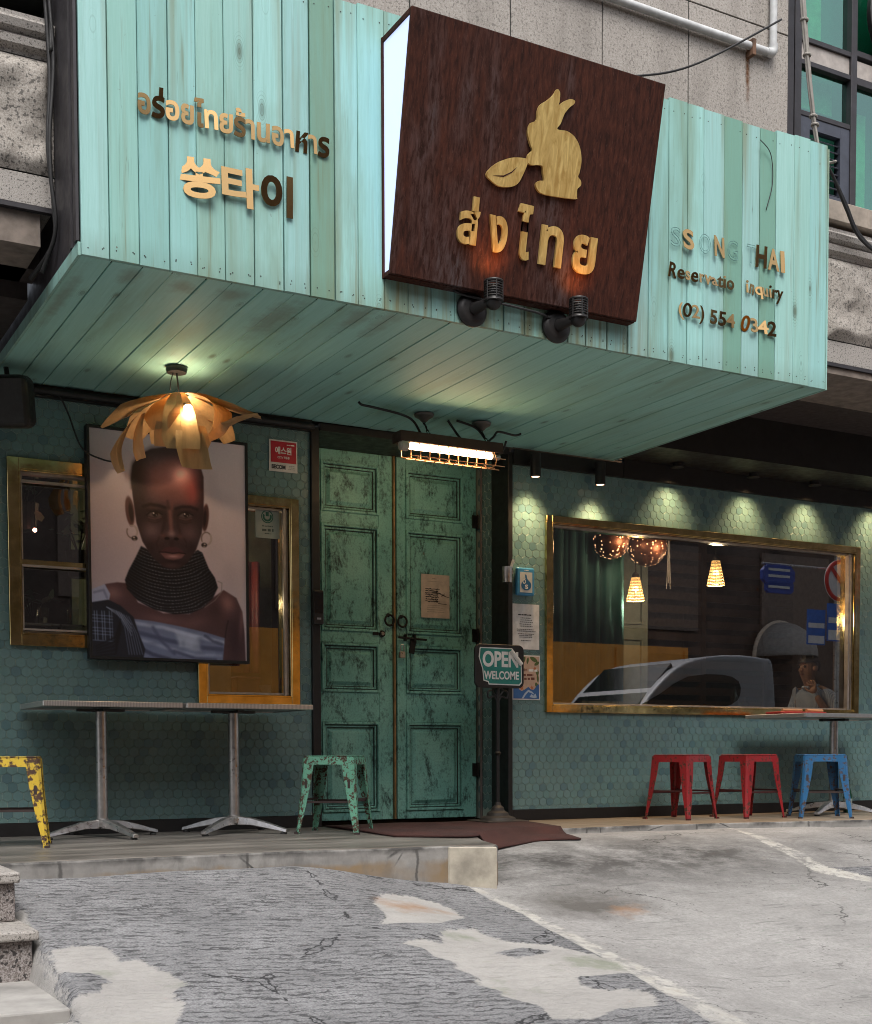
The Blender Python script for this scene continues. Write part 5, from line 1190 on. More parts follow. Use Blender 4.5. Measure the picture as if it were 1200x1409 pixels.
b = MB(); b.prism([(.075, .009), (.10, .045), (.13, .07), (.16, .058), (.185, .035), (.16, .045), (.13, .055), (.105, .03), (.09, .009)], (0, y-.0014, 0), Ux, Vz, Ny, .0006); b.prism([(.14, .02), (.155, .04), (.175, .03), (.19, .045), (.2, .018), (.18, .012)], (0, y-.0014, 0), Ux, Vz, Ny, .0006); b.build('foam', col('poster_foam', (.40, .50, .62)), o)
b = MB()
for (cx, cz, r) in ((.075, .082, .02), (.16, .085, .016), (.185, .218, .014), (.035, .128, .013)):
    b.prism([(cx+r*(1 if i % 2 else .5)*math.cos(2*math.pi*i/10), cz+r*(1 if i % 2 else .5)*math.sin(2*math.pi*i/10)) for i in range(10)], (0, y-.0014, 0), Ux, Vz, Ny, .0006)
b.build('blossoms', col('poster_flower', (.48, .17, .07)), o)
onc(o, '을 맞이', 'print', col('poster_ink', (.16, .05, .03)), .062, .196, .058, .020, y-.0008, .03); lines_(o, .125, .215, [.196], .017, y-.0008, M['white'], 5)
lines_(o, .055, .195, [.165, .138], .018, y-.0008, M['poster_ink'], 8)
# handwritten note on the right door leaf
o, wd, ht, y = card('door_note', 'yellowed paper note with black crossed-out handwriting on the right door leaf', 'notice', 4.283, 4.508, 1.408, 1.708, 7.986, M['aged_paper'])
b = MB(); r = random.Random(3)
for k, z in enumerate((.20, .185, .172, .16, .146, .128, .115)):
    p = [(.035+.012*i+r.uniform(-.003, .003), y-.002, z+r.uniform(-.005, .005)) for i in range(9)]
    b.tube(p, .0022, 5); b.tube([(.03, y-.002, z), (.13+r.uniform(0, .03), y-.002, z-.002)], .0014, 5)
for p in ([(.115, y-.002, .19), (.15, y-.002, .165), (.2, y-.002, .15), (.222, y-.002, .145)], [(.12, y-.002, .19), (.12, y-.002, .11), (.2, y-.002, .098)], [(.14, y-.002, .175), (.19, y-.002, .155)], [(.16, y-.002, .150), (.185, y-.002, .172)]): b.tube(spline(p, 4), .0016, 5)
b.build('handwriting', M['ink'], o); lines_(o, .08, .12, [.268], .006, y, col('ink_faint', (.3, .25, .2)), 2); lines_(o, .03, .19, [.25, .07, .055, .04, .085], .003, y, M['ink_faint'], 6)
# smiling green sticker on the narrow window
o, wd, ht, y = card('green_sticker', 'pale sticker with a round green emblem on the narrow window glass', 'sticker', 2.932, 3.092, 1.80, 2.045, 7.598 if 0 else 7.628, col('sticker_pale', (.36, .40, .36)))
b = MB(); 
def ringp(b, cx, cz, r0, r1, a0=0, a1=360, yy=y):
    n = 28; P = [(cx+r1*math.cos(rad(a0+(a1-a0)*i/n)), cz+r1*math.sin(rad(a0+(a1-a0)*i/n))) for i in range(n+1)]; Q = [(cx+r0*math.cos(rad(a0+(a1-a0)*i/n)), cz+r0*math.sin(rad(a0+(a1-a0)*i/n))) for i in range(n+1)]
    for i in range(n): b.prism([P[i], P[i+1], Q[i+1], Q[i]], (0, yy, 0), Ux, Vz, Ny, .0008)
ringp(b, .078, .132, .034, .040); ringp(b, .078, .132, .018, .03, 150, 390); b.prism([(.068, .16), (.088, .16), (.088, .135), (.068, .135)], (0, y, 0), Ux, Vz, Ny, .0008)
b.build('emblem', col('emblem_green', (.01, .12, .085)), o)
lines_(o, .02, .14, [.205], .02, y, col('ink_green', (.08, .11, .10)), 1); lines_(o, .02, .14, [.188], .007, y, M['ink_green'], 2); lines_(o, .04, .12, [.07], .008, y, M['ink_green'], 3); lines_(o, .04, .12, [.042], .018, y, M['ink_green'], 4); lines_(o, .055, .11, [.025], .006, y, M['ink_green'], 5)
# keypad on the left post
o = thing('door_keypad', 'black slim keypad with a small grey button on the left door post', 'keypad', (3.318, 7.574, 1.275))
b = MB(); b.box(-.036, .034, -.035, 0, 0, .215); b.build('case', M['lamp_black'], o, bevel=.008, seg=2); b = MB(); b.box(-.03, .026, -.037, -.0352, .07, .20); b.build('keys', plain('keypad_gloss', (.01, .01, .012), .12), o)
b = MB(); b.box(-.015, .012, -.038, -.0352, .03, .042); b.build('button', col('grey_button', (.25, .24, .26)), o)

# ------------------------------------------------------------------ OPEN sign on a stand
os_ = thing('open_sign', 'black stand with rounded board and peeling green OPEN WELCOME sticker beside the doors', 'sign', (4.52, 7.36, 0))
b = MB(); b.box(-.16, .16, -.14, .14, .004, .022); b.build('base_plate', plain('cast_iron', (.05, .042, .036), .6, .3), os_, bevel=.004)
b = MB(); b.lathe([(.125, .022), (.115, .04), (.075, .052), (.07, .07), (.045, .085), (.04, .105), (.022, .12), (.018, .14)], seg=28); b.build('base', M['cast_iron'], os_, smooth='auto')
b = MB(); b.tube([(0, 0, .13), (0, 0, .92)], .0125, 12); b.lathe([(.013, 0), (.024, .015), (.013, .03)], (0, 0, .45), seg=14)
b.build('pole', M['lamp_black'], os_, smooth='auto')
b = MB()
for s in (-1, 1):
    b.tube(spline([(0, 0, .80), (s*.03, 0, .84), (s*.07, 0, .83), (s*.075, 0, .87), (s*.05, 0, .88)], 5), .006, 6); b.tube(spline([(0, 0, .83), (s*.04, 0, .875), (s*.02, 0, .90)], 5), .006, 6)
b.build('scroll', M['lamp_black'], os_)
RZ = Matrix.Rotation(rad(-4), 4, 'Z')
BW, BH, BX, BZ = .375, .285, -.165 , .895
def rrect(x0, x1, z0, z1, r, n=6):
    P = []
    for cx, cz, a0 in ((x1-r, z1-r, 0), (x0+r, z1-r, 90), (x0+r, z0+r, 180), (x1-r, z0+r, 270)):
        P += [(cx+r*math.cos(rad(a0+90*i/n)), cz+r*math.sin(rad(a0+90*i/n))) for i in range(n+1)]
    return P
OX = -.19
b = MB(); b.prism(rrect(OX, OX+BW, BZ, BZ+BH, .04), (0, -.012, 0), Ux, Vz, Ny, .022); b.build('board', M['lamp_black'], os_, bevel=.003)
yb_ = -.0345
edge = rrect(OX+.03, OX+BW-.018, BZ+.02, BZ+BH-.022, .02, 3)
# green sticker with a torn lower left corner
inn = [(OX+.03, BZ+BH-.03), (OX+.035, BZ+BH-.022), (OX+BW-.095, BZ+BH-.022), (OX+BW-.02, BZ+BH-.115), (OX+BW-.018, BZ+.035), (OX+BW-.035, BZ+.018), (OX+.10, BZ+.02), (OX+.095, BZ+.036), (OX+.06, BZ+.045), (OX+.052, BZ+.12), (OX+.024, BZ+.20)]
b = MB(); b.prism(inn, (0, yb_, 0), Ux, Vz, Ny, .0012, 0); b.build('sticker_edge', M['white'], os_)
cxm, czm = OX+BW/2, BZ+BH/2
inn2 = [(cxm+(p[0]-cxm)*.955, czm+(p[1]-czm)*.94) for p in inn]
b = MB(); b.prism(inn2, (0, yb_-.0013, 0), Ux, Vz, Ny, .0012); b.build('sticker', col('open_green', (.022, .22, .19), .35), os_)
b = MB(); 
for k in range(6):
    a0, a1 = rad(-20+200*k/6), rad(-20+200*(k+1)/6); r_ = .014
    p0, p1 = Vector((OX+BW-.102, yb_-.003, BZ+BH-.026)), Vector((OX+BW-.018, yb_-.003, BZ+BH-.118))
    nn = Vector((.66, 0, .75)); 
    q = lambda p, a: p-nn*.012+nn*r_*math.cos(a)+Vector((0, -1, 0))*r_*(math.sin(a)+.35)
    b.add([q(p0, a0), q(p1, a0), q(p1, a1), q(p0, a1)], [(0, 1, 2, 3)])
ob = b.build('peeled_corner', M['white'], os_, recalc=False); sm_ = ob.modifiers.new('thickness', 'SOLIDIFY'); sm_.thickness = .001
onc(os_, 'OPEN', 'lettering', M['white'], OX+.052, BZ+.135, BW-.10, .105, yb_-.0026, .035, .001)
onc(os_, 'WELCOME', 'lettering', M['white'], OX+.062, BZ+.055, BW-.105, .055, yb_-.0026, .03, .001)

# ------------------------------------------------------------------ doormat
def in_plat(x, y): return float(sdf(PLAT, np.array([x]), np.array([y]))[0]) < .015
def mz(x, y):
    zs = []
    for dx in (-.05, 0, .05):
        for dy in (-.05, 0, .05): zs.append(0 if in_plat(x+dx, y+dy) else float(ground(x+dx, y+dy)))
    return max(sum(zs)/9, (0 if in_plat(x, y) else float(ground(x, y))))+.014
b = MB(); A, B2, C2, D2 = (3.34, 7.52), (4.72, 7.5), (4.18, 5.86), (3.24, 6.36)
n = 26; fr_ = []
Ebot = [(3.255, 6.38), (3.56, 6.10), (4.19, 6.37), (4.49, 6.36)]
v = []
for j in range(n+1):
    t_ = j/n
    for i in range(n+1):
        s_ = i/n
        q_ = min(int(s_*3), 2); w_ = s_*3-q_; bx = Ebot[q_][0]+(Ebot[q_+1][0]-Ebot[q_][0])*w_; by = Ebot[q_][1]+(Ebot[q_+1][1]-Ebot[q_][1])*w_
        tx, ty = A[0]+(B2[0]-A[0])*s_, A[1]+(B2[1]-A[1])*s_
        bulge = .0
        x, y = bx+(tx-bx)*t_+bulge, by+(ty-by)*t_
        v.append((x, y, mz(x, y)+.002*math.sin(9*x+4*y)))
f = [(j*(n+1)+i, j*(n+1)+i+1, (j+1)*(n+1)+i+1, (j+1)*(n+1)+i) for j in range(n) for i in range(n)]
b.add(v, f); t = Mt('red_coir', rough=.95); c = t.mix(t.mr(t.noise(3, 5), .3, .7), (.02, .007, .0055), (.055, .0145, .011)); c = t.mix(t.mr(t.noise(240, 2), .5, .75, 0, .5), c, (.08, .028, .022)); t.set('Base Color', c); t.bump(t.noise(260, 2), .7, .004)
mat_ = b.build('doormat', t.m, smooth=True, recalc=False); so_ = mat_.modifiers.new('thickness', 'SOLIDIFY'); so_.thickness = .01; so_.offset = -1
tag(mat_, 'dark red worn doormat in front of the double doors, sagging over the step', 'doormat')

# ------------------------------------------------------------------ tables
def table(x, y, rz, w_, d_, arm_rz, lab, ft=.36, cx=0):
    o = thing('bistro_table', lab, 'table', (x, y, 0), rz, 'steel pedestal tables outside')
    b = MB(); b.box(-w_/2, w_/2, -d_/2, d_/2, .722, .742); b.build('tabletop', M['table_top'], o, bevel=.003)
    b = MB(); hw, hd = w_/2+.002, d_/2+.002
    for (a, c, d, e_) in ((-hw, hw, -hd, -hd+.014), (-hw, hw, hd-.014, hd), (-hw, -hw+.014, -hd+.0142, hd-.0142), (hw-.014, hw, -hd+.0142, hd-.0142)): b.box(a, c, d, e_, .716, .7455)
    b.build('table_rim', M['steel_rim'], o, bevel=.003)
    b = MB(); b.box(-.13+cx, .13+cx, -.02, .02, .70, .7155); b.box(-.02+cx, .02+cx, -.13, .13, .7005, .7152); b.build('top_bracket', M['lamp_black'], o)
    b = MB(); b.tube([(cx, 0, .07), (cx, 0, .70)], .031, 20); b.build('column', M['steel'], o, smooth='auto')
    b = MB(); b.lathe([(.001, .06), (.05, .06), (.05, .085), (.036, .10), (.031, .105)], (cx, 0, 0), seg=20, cap=False); b.build('hub', M['steel'], o, smooth='auto')
    for k in range(4):
        a = arm_rz+k*math.pi/2; Ma = Matrix.Translation((cx, 0, 0)) @ Matrix.Rotation(a, 4, 'Z')
        prof = [(.03, .098, .050, .030), (.12, .09, .050, .028), (.22, .066, .034, .025), (.31, .040, .018, .022), (ft, .030, .010, .020)]
        v = []
        for r, zt, zb_, hw_ in prof: v += [Ma @ Vector((r, -hw_, zb_)), Ma @ Vector((r, hw_, zb_)), Ma @ Vector((r, hw_*.72, zt)), Ma @ Vector((r, -hw_*.72, zt))]
        f = [(4*i+j, 4*i+(j+1) % 4, 4*i+4+(j+1) % 4, 4*i+4+j) for i in range(len(prof)-1) for j in range(4)]+[(3, 2, 1, 0), (4*len(prof)-4, 4*len(prof)-3, 4*len(prof)-2, 4*len(prof)-1)]
        b = MB(); b.add(v, f); lg_ = b.build('leg', M['steel'], o, bevel=.003)
        b = MB(); b.lathe([(.018, 0), (.02, .004), (.016, .012)], Ma @ Vector((ft-.025, 0, 0)), seg=12); b.build('foot', M['rubber'], lg_)
    return o
M['table_top'] = plain('table_top_steel', (.42, .42, .42), .35, .9); t = Mt('ribbed_rim', (.55, .53, .52), .35, .85)
wv_ = t.n('TexWave', {'Vector': t.co((38, 38, 0)), 'Scale': 1.0}, bands_direction='X').outputs[0]; t.set('Base Color', t.mix(wv_, (.34, .33, .33), (.62, .6, .58))); M['steel_rim'] = t.m
table(1.865, 7.255, 0, .75, .60, rad(-80)+.1, 'steel pedestal table under the portrait, beside the yellow stool', .35)
table(2.635, 7.24, 0, .75, .60, rad(-50), 'steel pedestal table under the narrow window, beside the green stool', .35)
table(7.33, 7.12, 0, 1.18, .62, rad(205), 'steel pedestal table under the right end of the wide window', .36, 0)

# ------------------------------------------------------------------ stools
def stool(x, y, rz, mat, brace, lab, grp):
    o = thing('metal_stool', lab, 'stool', (x, y, 0), rz, grp)
    S = .148; Hs = .452
    b = MB(); b.prism(rrect(-S, S, -S, S, .03, 4), (0, 0, Hs-.008), (1, 0, 0), (0, 1, 0), (0, 0, 1), .008)
    b.build('seat', mat, o, bevel=.003)
    b = MB(); P = rrect(-S, S, -S, S, .03, 4); Q = rrect(-S-.004, S+.004, -S-.004, S+.004, .032, 4); n = len(P)
    v = [(p[0], p[1], Hs-.0085) for p in P]+[(q_[0], q_[1], Hs-.052) for q_ in Q]; b.add(v, [(i, (i+1) % n, n+(i+1) % n, n+i) for i in range(n)])
    ap_ = b.build('apron', mat, o, recalc=False); so2 = ap_.modifiers.new('thickness', 'SOLIDIFY'); so2.thickness = .003
    for sx in (-1, 1):
        for sy in (-1, 1):
            # an angled sheet-metal leg, folded round the corner, tapering towards the foot
            v = []; prof = [(.0, S+.003, .072), (.30, S+.010, .060), (.62, S+.022, .044), (.86, S+.032, .030), (1.0, S+.038, .024)]
            for t_, r, wd in prof:
                z = (Hs-.012)*(1-t_)
                c_ = (sx*r, sy*r)
                v += [(c_[0]-sx*wd, c_[1], z), (c_[0]-sx*.012, c_[1], z), (c_[0], c_[1]-sy*.012, z), (c_[0], c_[1]-sy*wd, z)]
            f = [(4*i+j, 4*i+j+1, 4*i+5+j, 4*i+4+j) for i in range(len(prof)-1) for j in range(3)]
            b = MB(); b.add(v, f)
            lg_ = b.build('leg', mat, o, recalc=True); so3 = lg_.modifiers.new('thickness', 'SOLIDIFY'); so3.thickness = .0035; so3.offset = 0
            b = MB(); b.box(sx*(S+.032)-.013, sx*(S+.032)+.013, sy*(S+.032)-.013, sy*(S+.032)+.013, 0, .012); b.build('foot', brace, lg_)
            for (px, py) in ((c_[0]-sx*.05, c_[1]), ):
                zz = .30; rr_ = S+.012
                bb = MB(); P2 = rrect(-.008, .008, -.04, .04, .0075, 4); 
                bb.prism(P2, (sx*(rr_-.032), sy*(rr_+.0025), .27), (1, 0, 0), (0, 0, 1), (0, sy, 0), .001); bb.build('slot', brace, lg_)
    b = MB()
    for s in (-1, 1):
        b.box(-S-.0, S+.0, s*(S+.004)-.006, s*(S+.004)+.006, .178, .190); b.box(s*(S+.004)-.006, s*(S+.004)+.006, -S, S, .191, .203)
    b.build('brace', brace, o)
    return o
M['brace_dark'] = plain('rusty_brace', (.045, .03, .028), .7, .3)
M['brace_red'] = plain('dark_red_brace', (.06, .012, .012), .6, .2)
stool(1.275, 6.76, rad(-14), M['yellow'], M['brace_dark'], 'yellow metal stool with chipped rusty paint at the left edge of the terrace', 'metal stools')
stool(3.165, 6.98, rad(-40), M['green'], M['brace_dark'], 'green metal stool with speckled rust in front of the left door leaf', 'metal stools')
stool(5.94, 7.20, rad(17), M['red'], M['brace_red'], 'red metal stool, farther from the blue stool, corner towards the street', 'metal stools')
stool(6.49, 7.12, rad(0), M['red'], M['brace_red'], 'red metal stool next to the blue stool', 'metal stools')
stool(6.90, 6.83, rad(-31), M['blue'], M['brace_dark'], 'blue metal stool with worn paint beside the right table', 'metal stools')
stool(7.93, 6.95, rad(-10), M['red'], M['brace_red'], 'dark red metal stool cut off by the right edge of the picture', 'metal stools')
# bottle
bo = thing('beer_bottle', 'green glass bottle standing on the ground by the right table leg', 'bottle', (7.62, 7.25, 0))
b = MB(); b.lathe([(.001, .001), (.031, .002), (.033, .01), (.033, .14), (.028, .17), (.015, .20), (.0125, .245), (.015, .247), (.015, .255), (.001, .256)], seg=24, cap=False); b.build('glass_body', plain('bottle_green', (.012, .07, .035), .08), bo, smooth='auto')
b = MB(); b.lathe([(.0335, .05), (.0336, .11)], seg=24, cap=False); b.build('label', col('bottle_label', (.35, .40, .35)), bo, smooth=True)
# tray with wooden tongs on the right table
tr = thing('food_tray', 'shallow red tray with wooden handles lying on the right table', 'tray', (7.05, 7.2, .746))
b = MB(); b.prism(rrect(-.25, .2, -.1, .1, .03), (0, 0, .002), (1, 0, 0), (0, 1, 0), (0, 0, 1), .018); b.build('tray', col('tray_red', (.33, .02, .015)), tr, bevel=.004)
b = MB(); b.tube([(-.22, -.06, .03), (.0, -.03, .032)], .011, 8); b.tube([(.03, -.05, .032), (.22, -.02, .03)], .012, 8); b.build('wooden_handles', col('tray_wood', (.45, .22, .09)), tr)
# ------------------------------------------------------------------ inside the restaurant
t = Mt('teal_curtain', rough=.8); t.set('Base Color', t.mix(t.mr(t.noise(1, 3, .5, t.co((14, 14, .4))), .3, .7), (.03, .13, .14), (.065, .23, .235))); M['curtain'] = t.m
b = MB(); n = 70; v = []
for i in range(n+1):
    x = 5.45+1.22*i/n; y = 8.85+.035*math.sin(i*.9)+.02*math.sin(i*2.3)
    v += [(x, y, .9), (x+.01*math.sin(i), y+.01, 1.7), (x, y, 2.58)]
b.add(v, [(3*i+j, 3*i+3+j, 3*i+4+j, 3*i+1+j) for i in range(n) for j in range(2)])
o = b.build('curtain', M['curtain'], smooth=True, recalc=False); m_ = o.modifiers.new('thickness', 'SOLIDIFY'); m_.thickness = .004
tag(o, 'teal folded curtain behind the left part of the wide shop window', 'curtain')
pd = thing('panelled_door', 'grey green panelled door leaf standing inside, right of the teal curtain', 'door', (7.0, 9.4, 0))
b = MB(); dm_ = plain('inner_door_paint', (.13, .15, .125), .6)
b.box(-.36, .36, 0, .04, 0, 2.5)
for z0, z1 in ((.1, .7), (.85, 1.5), (1.62, 1.9), (2.0, 2.42)):
    for x0, x1 in ((-.30, -.03), (.03, .30)):
        for (a, c, d, e_) in ((x0, x0+.02, z0, z1), (x1-.02, x1, z0, z1), (x0+.02, x1-.02, z0, z0+.02), (x0+.02, x1-.02, z1-.02, z1)): b.box(a, c, -.015, .0, d, e_)
b.build('door_leaf', dm_, pd)
# slatted shelves at the back
shf = thing('shutter_rack', 'dark brown slatted timber partition in the dim room behind the window', 'partition', (8.6, 9.9, 0))
b = MB(); wd_ = plain('dark_slat_wood', (.045, .026, .02), .6)
for k in range(17): b.box(-1.0, 1.4, 0, .03, .25+k*.13, .25+k*.13+.075)
b.build('slats', wd_, shf); b = MB()
for xx in (-1.03, -.2, .6, 1.4): b.box(xx, xx+.05, -.02, .05, 0, 2.55)
b.build('stile', wd_, shf)
# bulb lamps
def cone_lamp(x, y, z0, z1, lab):
    o = thing('cone_pendant', lab, 'lamp', (x, y, z0), group='ribbed glass pendants behind the window')
    h = z1-z0; b = MB()
    for k in range(9):
        r = .075-.042*k/8; zz = h*k/8
        b.tube([(r*math.cos(a), r*math.sin(a), zz) for a in [2*math.pi*i/20 for i in range(20)]], .0055, 6, close=True)
    for k in range(8):
        a = 2*math.pi*k/8; b.tube([(.075*math.cos(a), .075*math.sin(a), 0), (.033*math.cos(a), .033*math.sin(a), h)], .003, 5)
    tt = Mt('ribbed_glow', (.75, .50, .22), .3); tt.set('Emission Color', (1, .55, .20)); tt.set('Emission Strength', .55)
    b.build('shade', tt.m, o); b = MB(); b.ball((0, 0, h*.5), .024, 12); b.build('bulb', emit('inner_bulb', (1, .70, .34), 20), o, smooth=True)
    b = MB(); b.tube([(0, 0, h), (0, 0, 2.6-z0)], .005, 6); b.lathe([(.03, h), (.03, h+.03), (.012, h+.05)]); b.build('cord', M['cable_black'], o)
    ld = bpy.data.lights.new('pendant_glow', 'POINT'); ld.energy = 8; ld.color = (1, .70, .45); ld.shadow_soft_size = .05
    lo = bpy.data.objects.new('pendant_glow', ld); C.objects.link(lo); lo.parent = o; lo.location = (0, 0, -.05)
cone_lamp(6.76, 8.8, 1.745, 1.93, 'small glowing cone pendant below the perforated globes, behind the window')
cone_lamp(7.63, 8.8, 1.925, 2.13, 'small glowing cone pendant at the middle of the window, farther right')
def globe(x, y, z, r, lab, sd_):
    o = thing('perforated_globe', lab, 'lamp', (x, y, z), group='perforated copper globes behind the window')
    rr = random.Random(sd_); b = MB(); b.ball((0, 0, 0), r, 28); b.build('shell', plain('copper_shell', (.16, .065, .035), .4, .6), o, smooth=True)
    b = MB()
    for k in range(170):
        p = Vector((rr.gauss(0, 1), rr.gauss(0, 1), rr.gauss(0, 1))).normalized(); s = rr.uniform(.003, .0085)
        b.lathe([(.0002, 0), (s, 0), (s, .0012)], p*(r-.0005), p, 6)
    b.build('light_holes', emit('copper_glow', (1, .50, .24), 2.2), o)['kind'] = 'stuff'
    b = MB(); b.tube([(0, 0, r), (0, 0, 2.6-z)], .005, 6); b.build('cord', M['cable_black'], o)
    ld = bpy.data.lights.new('globe_glow', 'POINT'); ld.energy = 4; ld.color = (1, .55, .3); ld.shadow_soft_size = .05
    lo = bpy.data.objects.new('globe_glow', ld); C.objects.link(lo); lo.parent = o; lo.location = (0, -r-.08, -r*.3)
globe(6.47, 8.75, 2.21, .15, 'perforated copper globe lamp glowing at the window top, left of its twin', 4)
globe(6.88, 8.8, 2.20, .165, 'perforated copper globe lamp glowing at the window top, right of its twin', 5)
b = MB()
for k in range(5): b.tube(spline([(7.10+.012*k, 8.8, 2.6), (7.105+.012*k, 8.8+.01*k, 2.3), (7.09+.012*k+.01*math.sin(k), 8.8, 1.86+.05*(k % 3))], 5), .003, 5)
tag(b.build('hanging_cord', plain('pale_cord', (.5, .5, .48), .7)), 'bunch of pale cords hanging behind the window between the two cone pendants', 'cord')
# table and jars by the window, long bench
it = thing('dining_table', 'dark dining table with an orange wood edge behind the wide window', 'table', (7.4, 8.25, 0))
b = MB(); b.box(-1.1, 1.4, -.3, .35, .765, .80); b.build('tabletop', col('orange_wood', (.30, .13, .05), .5), it, bevel=.005)
for xx in (-1.0, 1.3):
    b = MB(); b.box(xx-.03, xx+.03, -.03, .03, 0, .764); b.build('leg', M['lamp_black'], it)
for (x, y, h, r, nm, lab) in ((7.25, 8.12, .20, .035, 'sauce_bottle', 'dark sauce bottle on the dining table behind the window'), (7.38, 8.15, .11, .04, 'spice_jar', 'short dark jar beside the sauce bottle on the dining table')):
    b = MB(); b.lathe([(.001, 0), (r, 0), (r, h*.6), (r*.4, h*.8), (r*.4, h), (.001, h)], seg=18, cap=False)
    o = b.build(nm, plain('dark_bottle', (.03, .02, .015), .15), smooth='auto'); o.location = (x, y, .80); tag(o, lab, 'bottle' if 'bottle' in nm else 'jar')
# left narrow window: wicker lamp, bucket, box, curtain
o = thing('wicker_lamp', 'orange wicker globe lamp glowing behind the narrow window', 'lamp', (3.06, 8.6, 1.95))
b = MB()
for k in range(11):
    a = math.pi*(k+1)/12; b.tube([(.17*math.sin(a)*math.cos(q_), .17*math.sin(a)*math.sin(q_), .17*math.cos(a)) for q_ in [2*math.pi*i/22 for i in range(22)]], .012, 6, close=True)
for k in range(14):
    q_ = 2*math.pi*k/14; b.tube([(.17*math.sin(a)*math.cos(q_), .17*math.sin(a)*math.sin(q_), .17*math.cos(a)) for a in [math.pi*(i+1)/14 for i in range(13)]], .007, 5)
b.build('shade', col('wicker', (.48, .19, .07)), o); b = MB(); b.ball((0, 0, 0), .035, 12); b.build('bulb', emit('wicker_bulb', (1, .5, .2), 14), o, smooth=True)
b = MB(); b.tube([(0, 0, .17), (0, 0, .65)], .005); b.build('cord', M['cable_black'], o)
ld = bpy.data.lights.new('wicker_glow', 'POINT'); ld.energy = 14; ld.color = (1, .6, .32); ld.shadow_soft_size = .05
lo = bpy.data.objects.new('wicker_glow', ld); C.objects.link(lo); lo.parent = o; lo.location = (0, -.1, 0)
o = thing('bare_bulb', 'bare glowing bulb hanging behind the narrow window', 'lamp', (2.98, 8.45, 1.49)); b = MB(); b.ball((0, 0, 0), .028, 12, sz=1.3); b.build('bulb', emit('flame_bulb', (1, .8, .5), 30), o, smooth=True)
b = MB(); b.tube([(0, 0, .03), (0, 0, 1.1)], .004); b.lathe([(.012, .03), (.014, .08)]); b.build('cord', M['cable_black'], o)
ld = bpy.data.lights.new('bulb_glow', 'POINT'); ld.energy = 7; ld.color = (1, .75, .5); ld.shadow_soft_size = .04
lo = bpy.data.objects.new('bulb_glow', ld); C.objects.link(lo); lo.parent = o; lo.location = (0, -.06, 0)
b = MB(); v = []
for i in range(25): v += [(3.16+.3*i/24, 8.9+.02*math.sin(i*1.1), 1.05), (3.16+.3*i/24, 8.9+.02*math.sin(i*1.1), 1.85)]
b.add(v, [(2*i, 2*i+2, 2*i+3, 2*i+1) for i in range(24)]); o = b.build('red_curtain', col('curtain_red', (.16, .04, .045)), smooth=True, recalc=False); m_ = o.modifiers.new('thickness', 'SOLIDIFY'); m_.thickness = .004
tag(o, 'dull red curtain deep behind the narrow window', 'curtain')
o = MB().box(2.2, 3.7, 9.3, 9.35, 0, 2.6).build('green_partition', plain('green_partition_paint', (.12, .17, .12), .7)); tag(o, 'pale green partition wall inside, behind the narrow window', 'partition')
o = thing('counter', 'brown timber counter inside under the narrow window', 'counter', (2.9, 8.1, 0)); b = MB(); b.box(-.7, .38, -.28, .3, .80, .835); b.build('top', col('counter_wood', (.16, .08, .035)), o, bevel=.004); b = MB(); b.box(-.66, .34, -.22, .25, 0, .799); b.build('base', M['counter_wood'], o)
o = thing('cream_bucket', 'cream coloured tub standing on the counter behind the narrow window', 'bucket', (2.78, 7.98, .836)); b = MB(); b.lathe([(.001, 0), (.10, 0), (.108, .19), (.112, .195), (.104, .195), (.10, .01), (.001, .008)], seg=30, cap=False); b.build('tub', col('tub_cream', (.48, .42, .33)), o, smooth='auto')
o = thing('pink_box', 'pinkish brown box beside the cream tub behind the narrow window', 'box', (2.99, 7.98, .836)); b = MB(); b.box(-.075, .085, -.05, .06, 0, .11); b.build('box_body', col('box_pink', (.30, .13, .10)), o, bevel=.004); b = MB(); b.box(-.077, .087, -.052, .062, .1105, .125); b.build('lid', M['box_pink'], o, bevel=.003)
o = thing('ceramic_cup', 'small white ceramic cup on the counter at the right edge of the narrow window', 'cup', (3.08, 7.86, .836)); b = MB(); b.lathe([(.001, 0), (.03, 0), (.04, .07), (.037, .07), (.028, .01), (.001, .008)], seg=20, cap=False); b.build('cup', col('ceramic', (.5, .46, .40), .25), o, smooth='auto')
# dark left window: hanging plants, two glasses, ember lamp
def plant(x, y, z, lab, sd_, nl, sp, gr='plants behind the left window'):
    o = thing('house_plant', lab, 'plant', (x, y, z), group=gr); r = random.Random(sd_); b = MB()
    for k in range(nl):
        p = Vector((r.gauss(0, sp), r.gauss(0, sp*.6), abs(r.gauss(0, sp))*.9)); a = Vector((r.gauss(0, 1), r.gauss(0, .5)-.8, r.gauss(0, .7)-.3)).normalized(); s_ = a.cross(Vector((0, 0, 1))).normalized(); L_ = r.uniform(.06, .11)
        q = [p, p+a*L_*.35+s_*L_*.28, p+a*L_*.75+s_*L_*.2, p+a*L_, p+a*L_*.75-s_*L_*.2, p+a*L_*.35-s_*L_*.28]; b.add(q, [(0, 1, 2, 3), (0, 3, 4, 5)])
    b.build('leaves', col('plant_leaf', (.10, .16, .10)), o, recalc=False); b = MB()
    for k in range(5): b.tube([(0, 0, -.1), (r.gauss(0, sp), r.gauss(0, sp*.5), sp*.8)], .005, 5)
    b.lathe([(.001, -.24), (.06, -.24), (.08, -.08), (.075, -.08), (.001, -.1)], seg=18, cap=False); b.build('pot', M['lamp_black'], o)
plant(1.95, 8.05, 1.78, 'leafy pot plant behind the dark left window, beside the red ember lamp', 1, 34, .09)
plant(1.66, 8.15, 2.06, 'leafy pot plant high behind the dark left window', 2, 26, .10)
plant(1.66, 8.0, 1.36, 'small pale pot plant behind the lower left pane', 3, 16, .05)
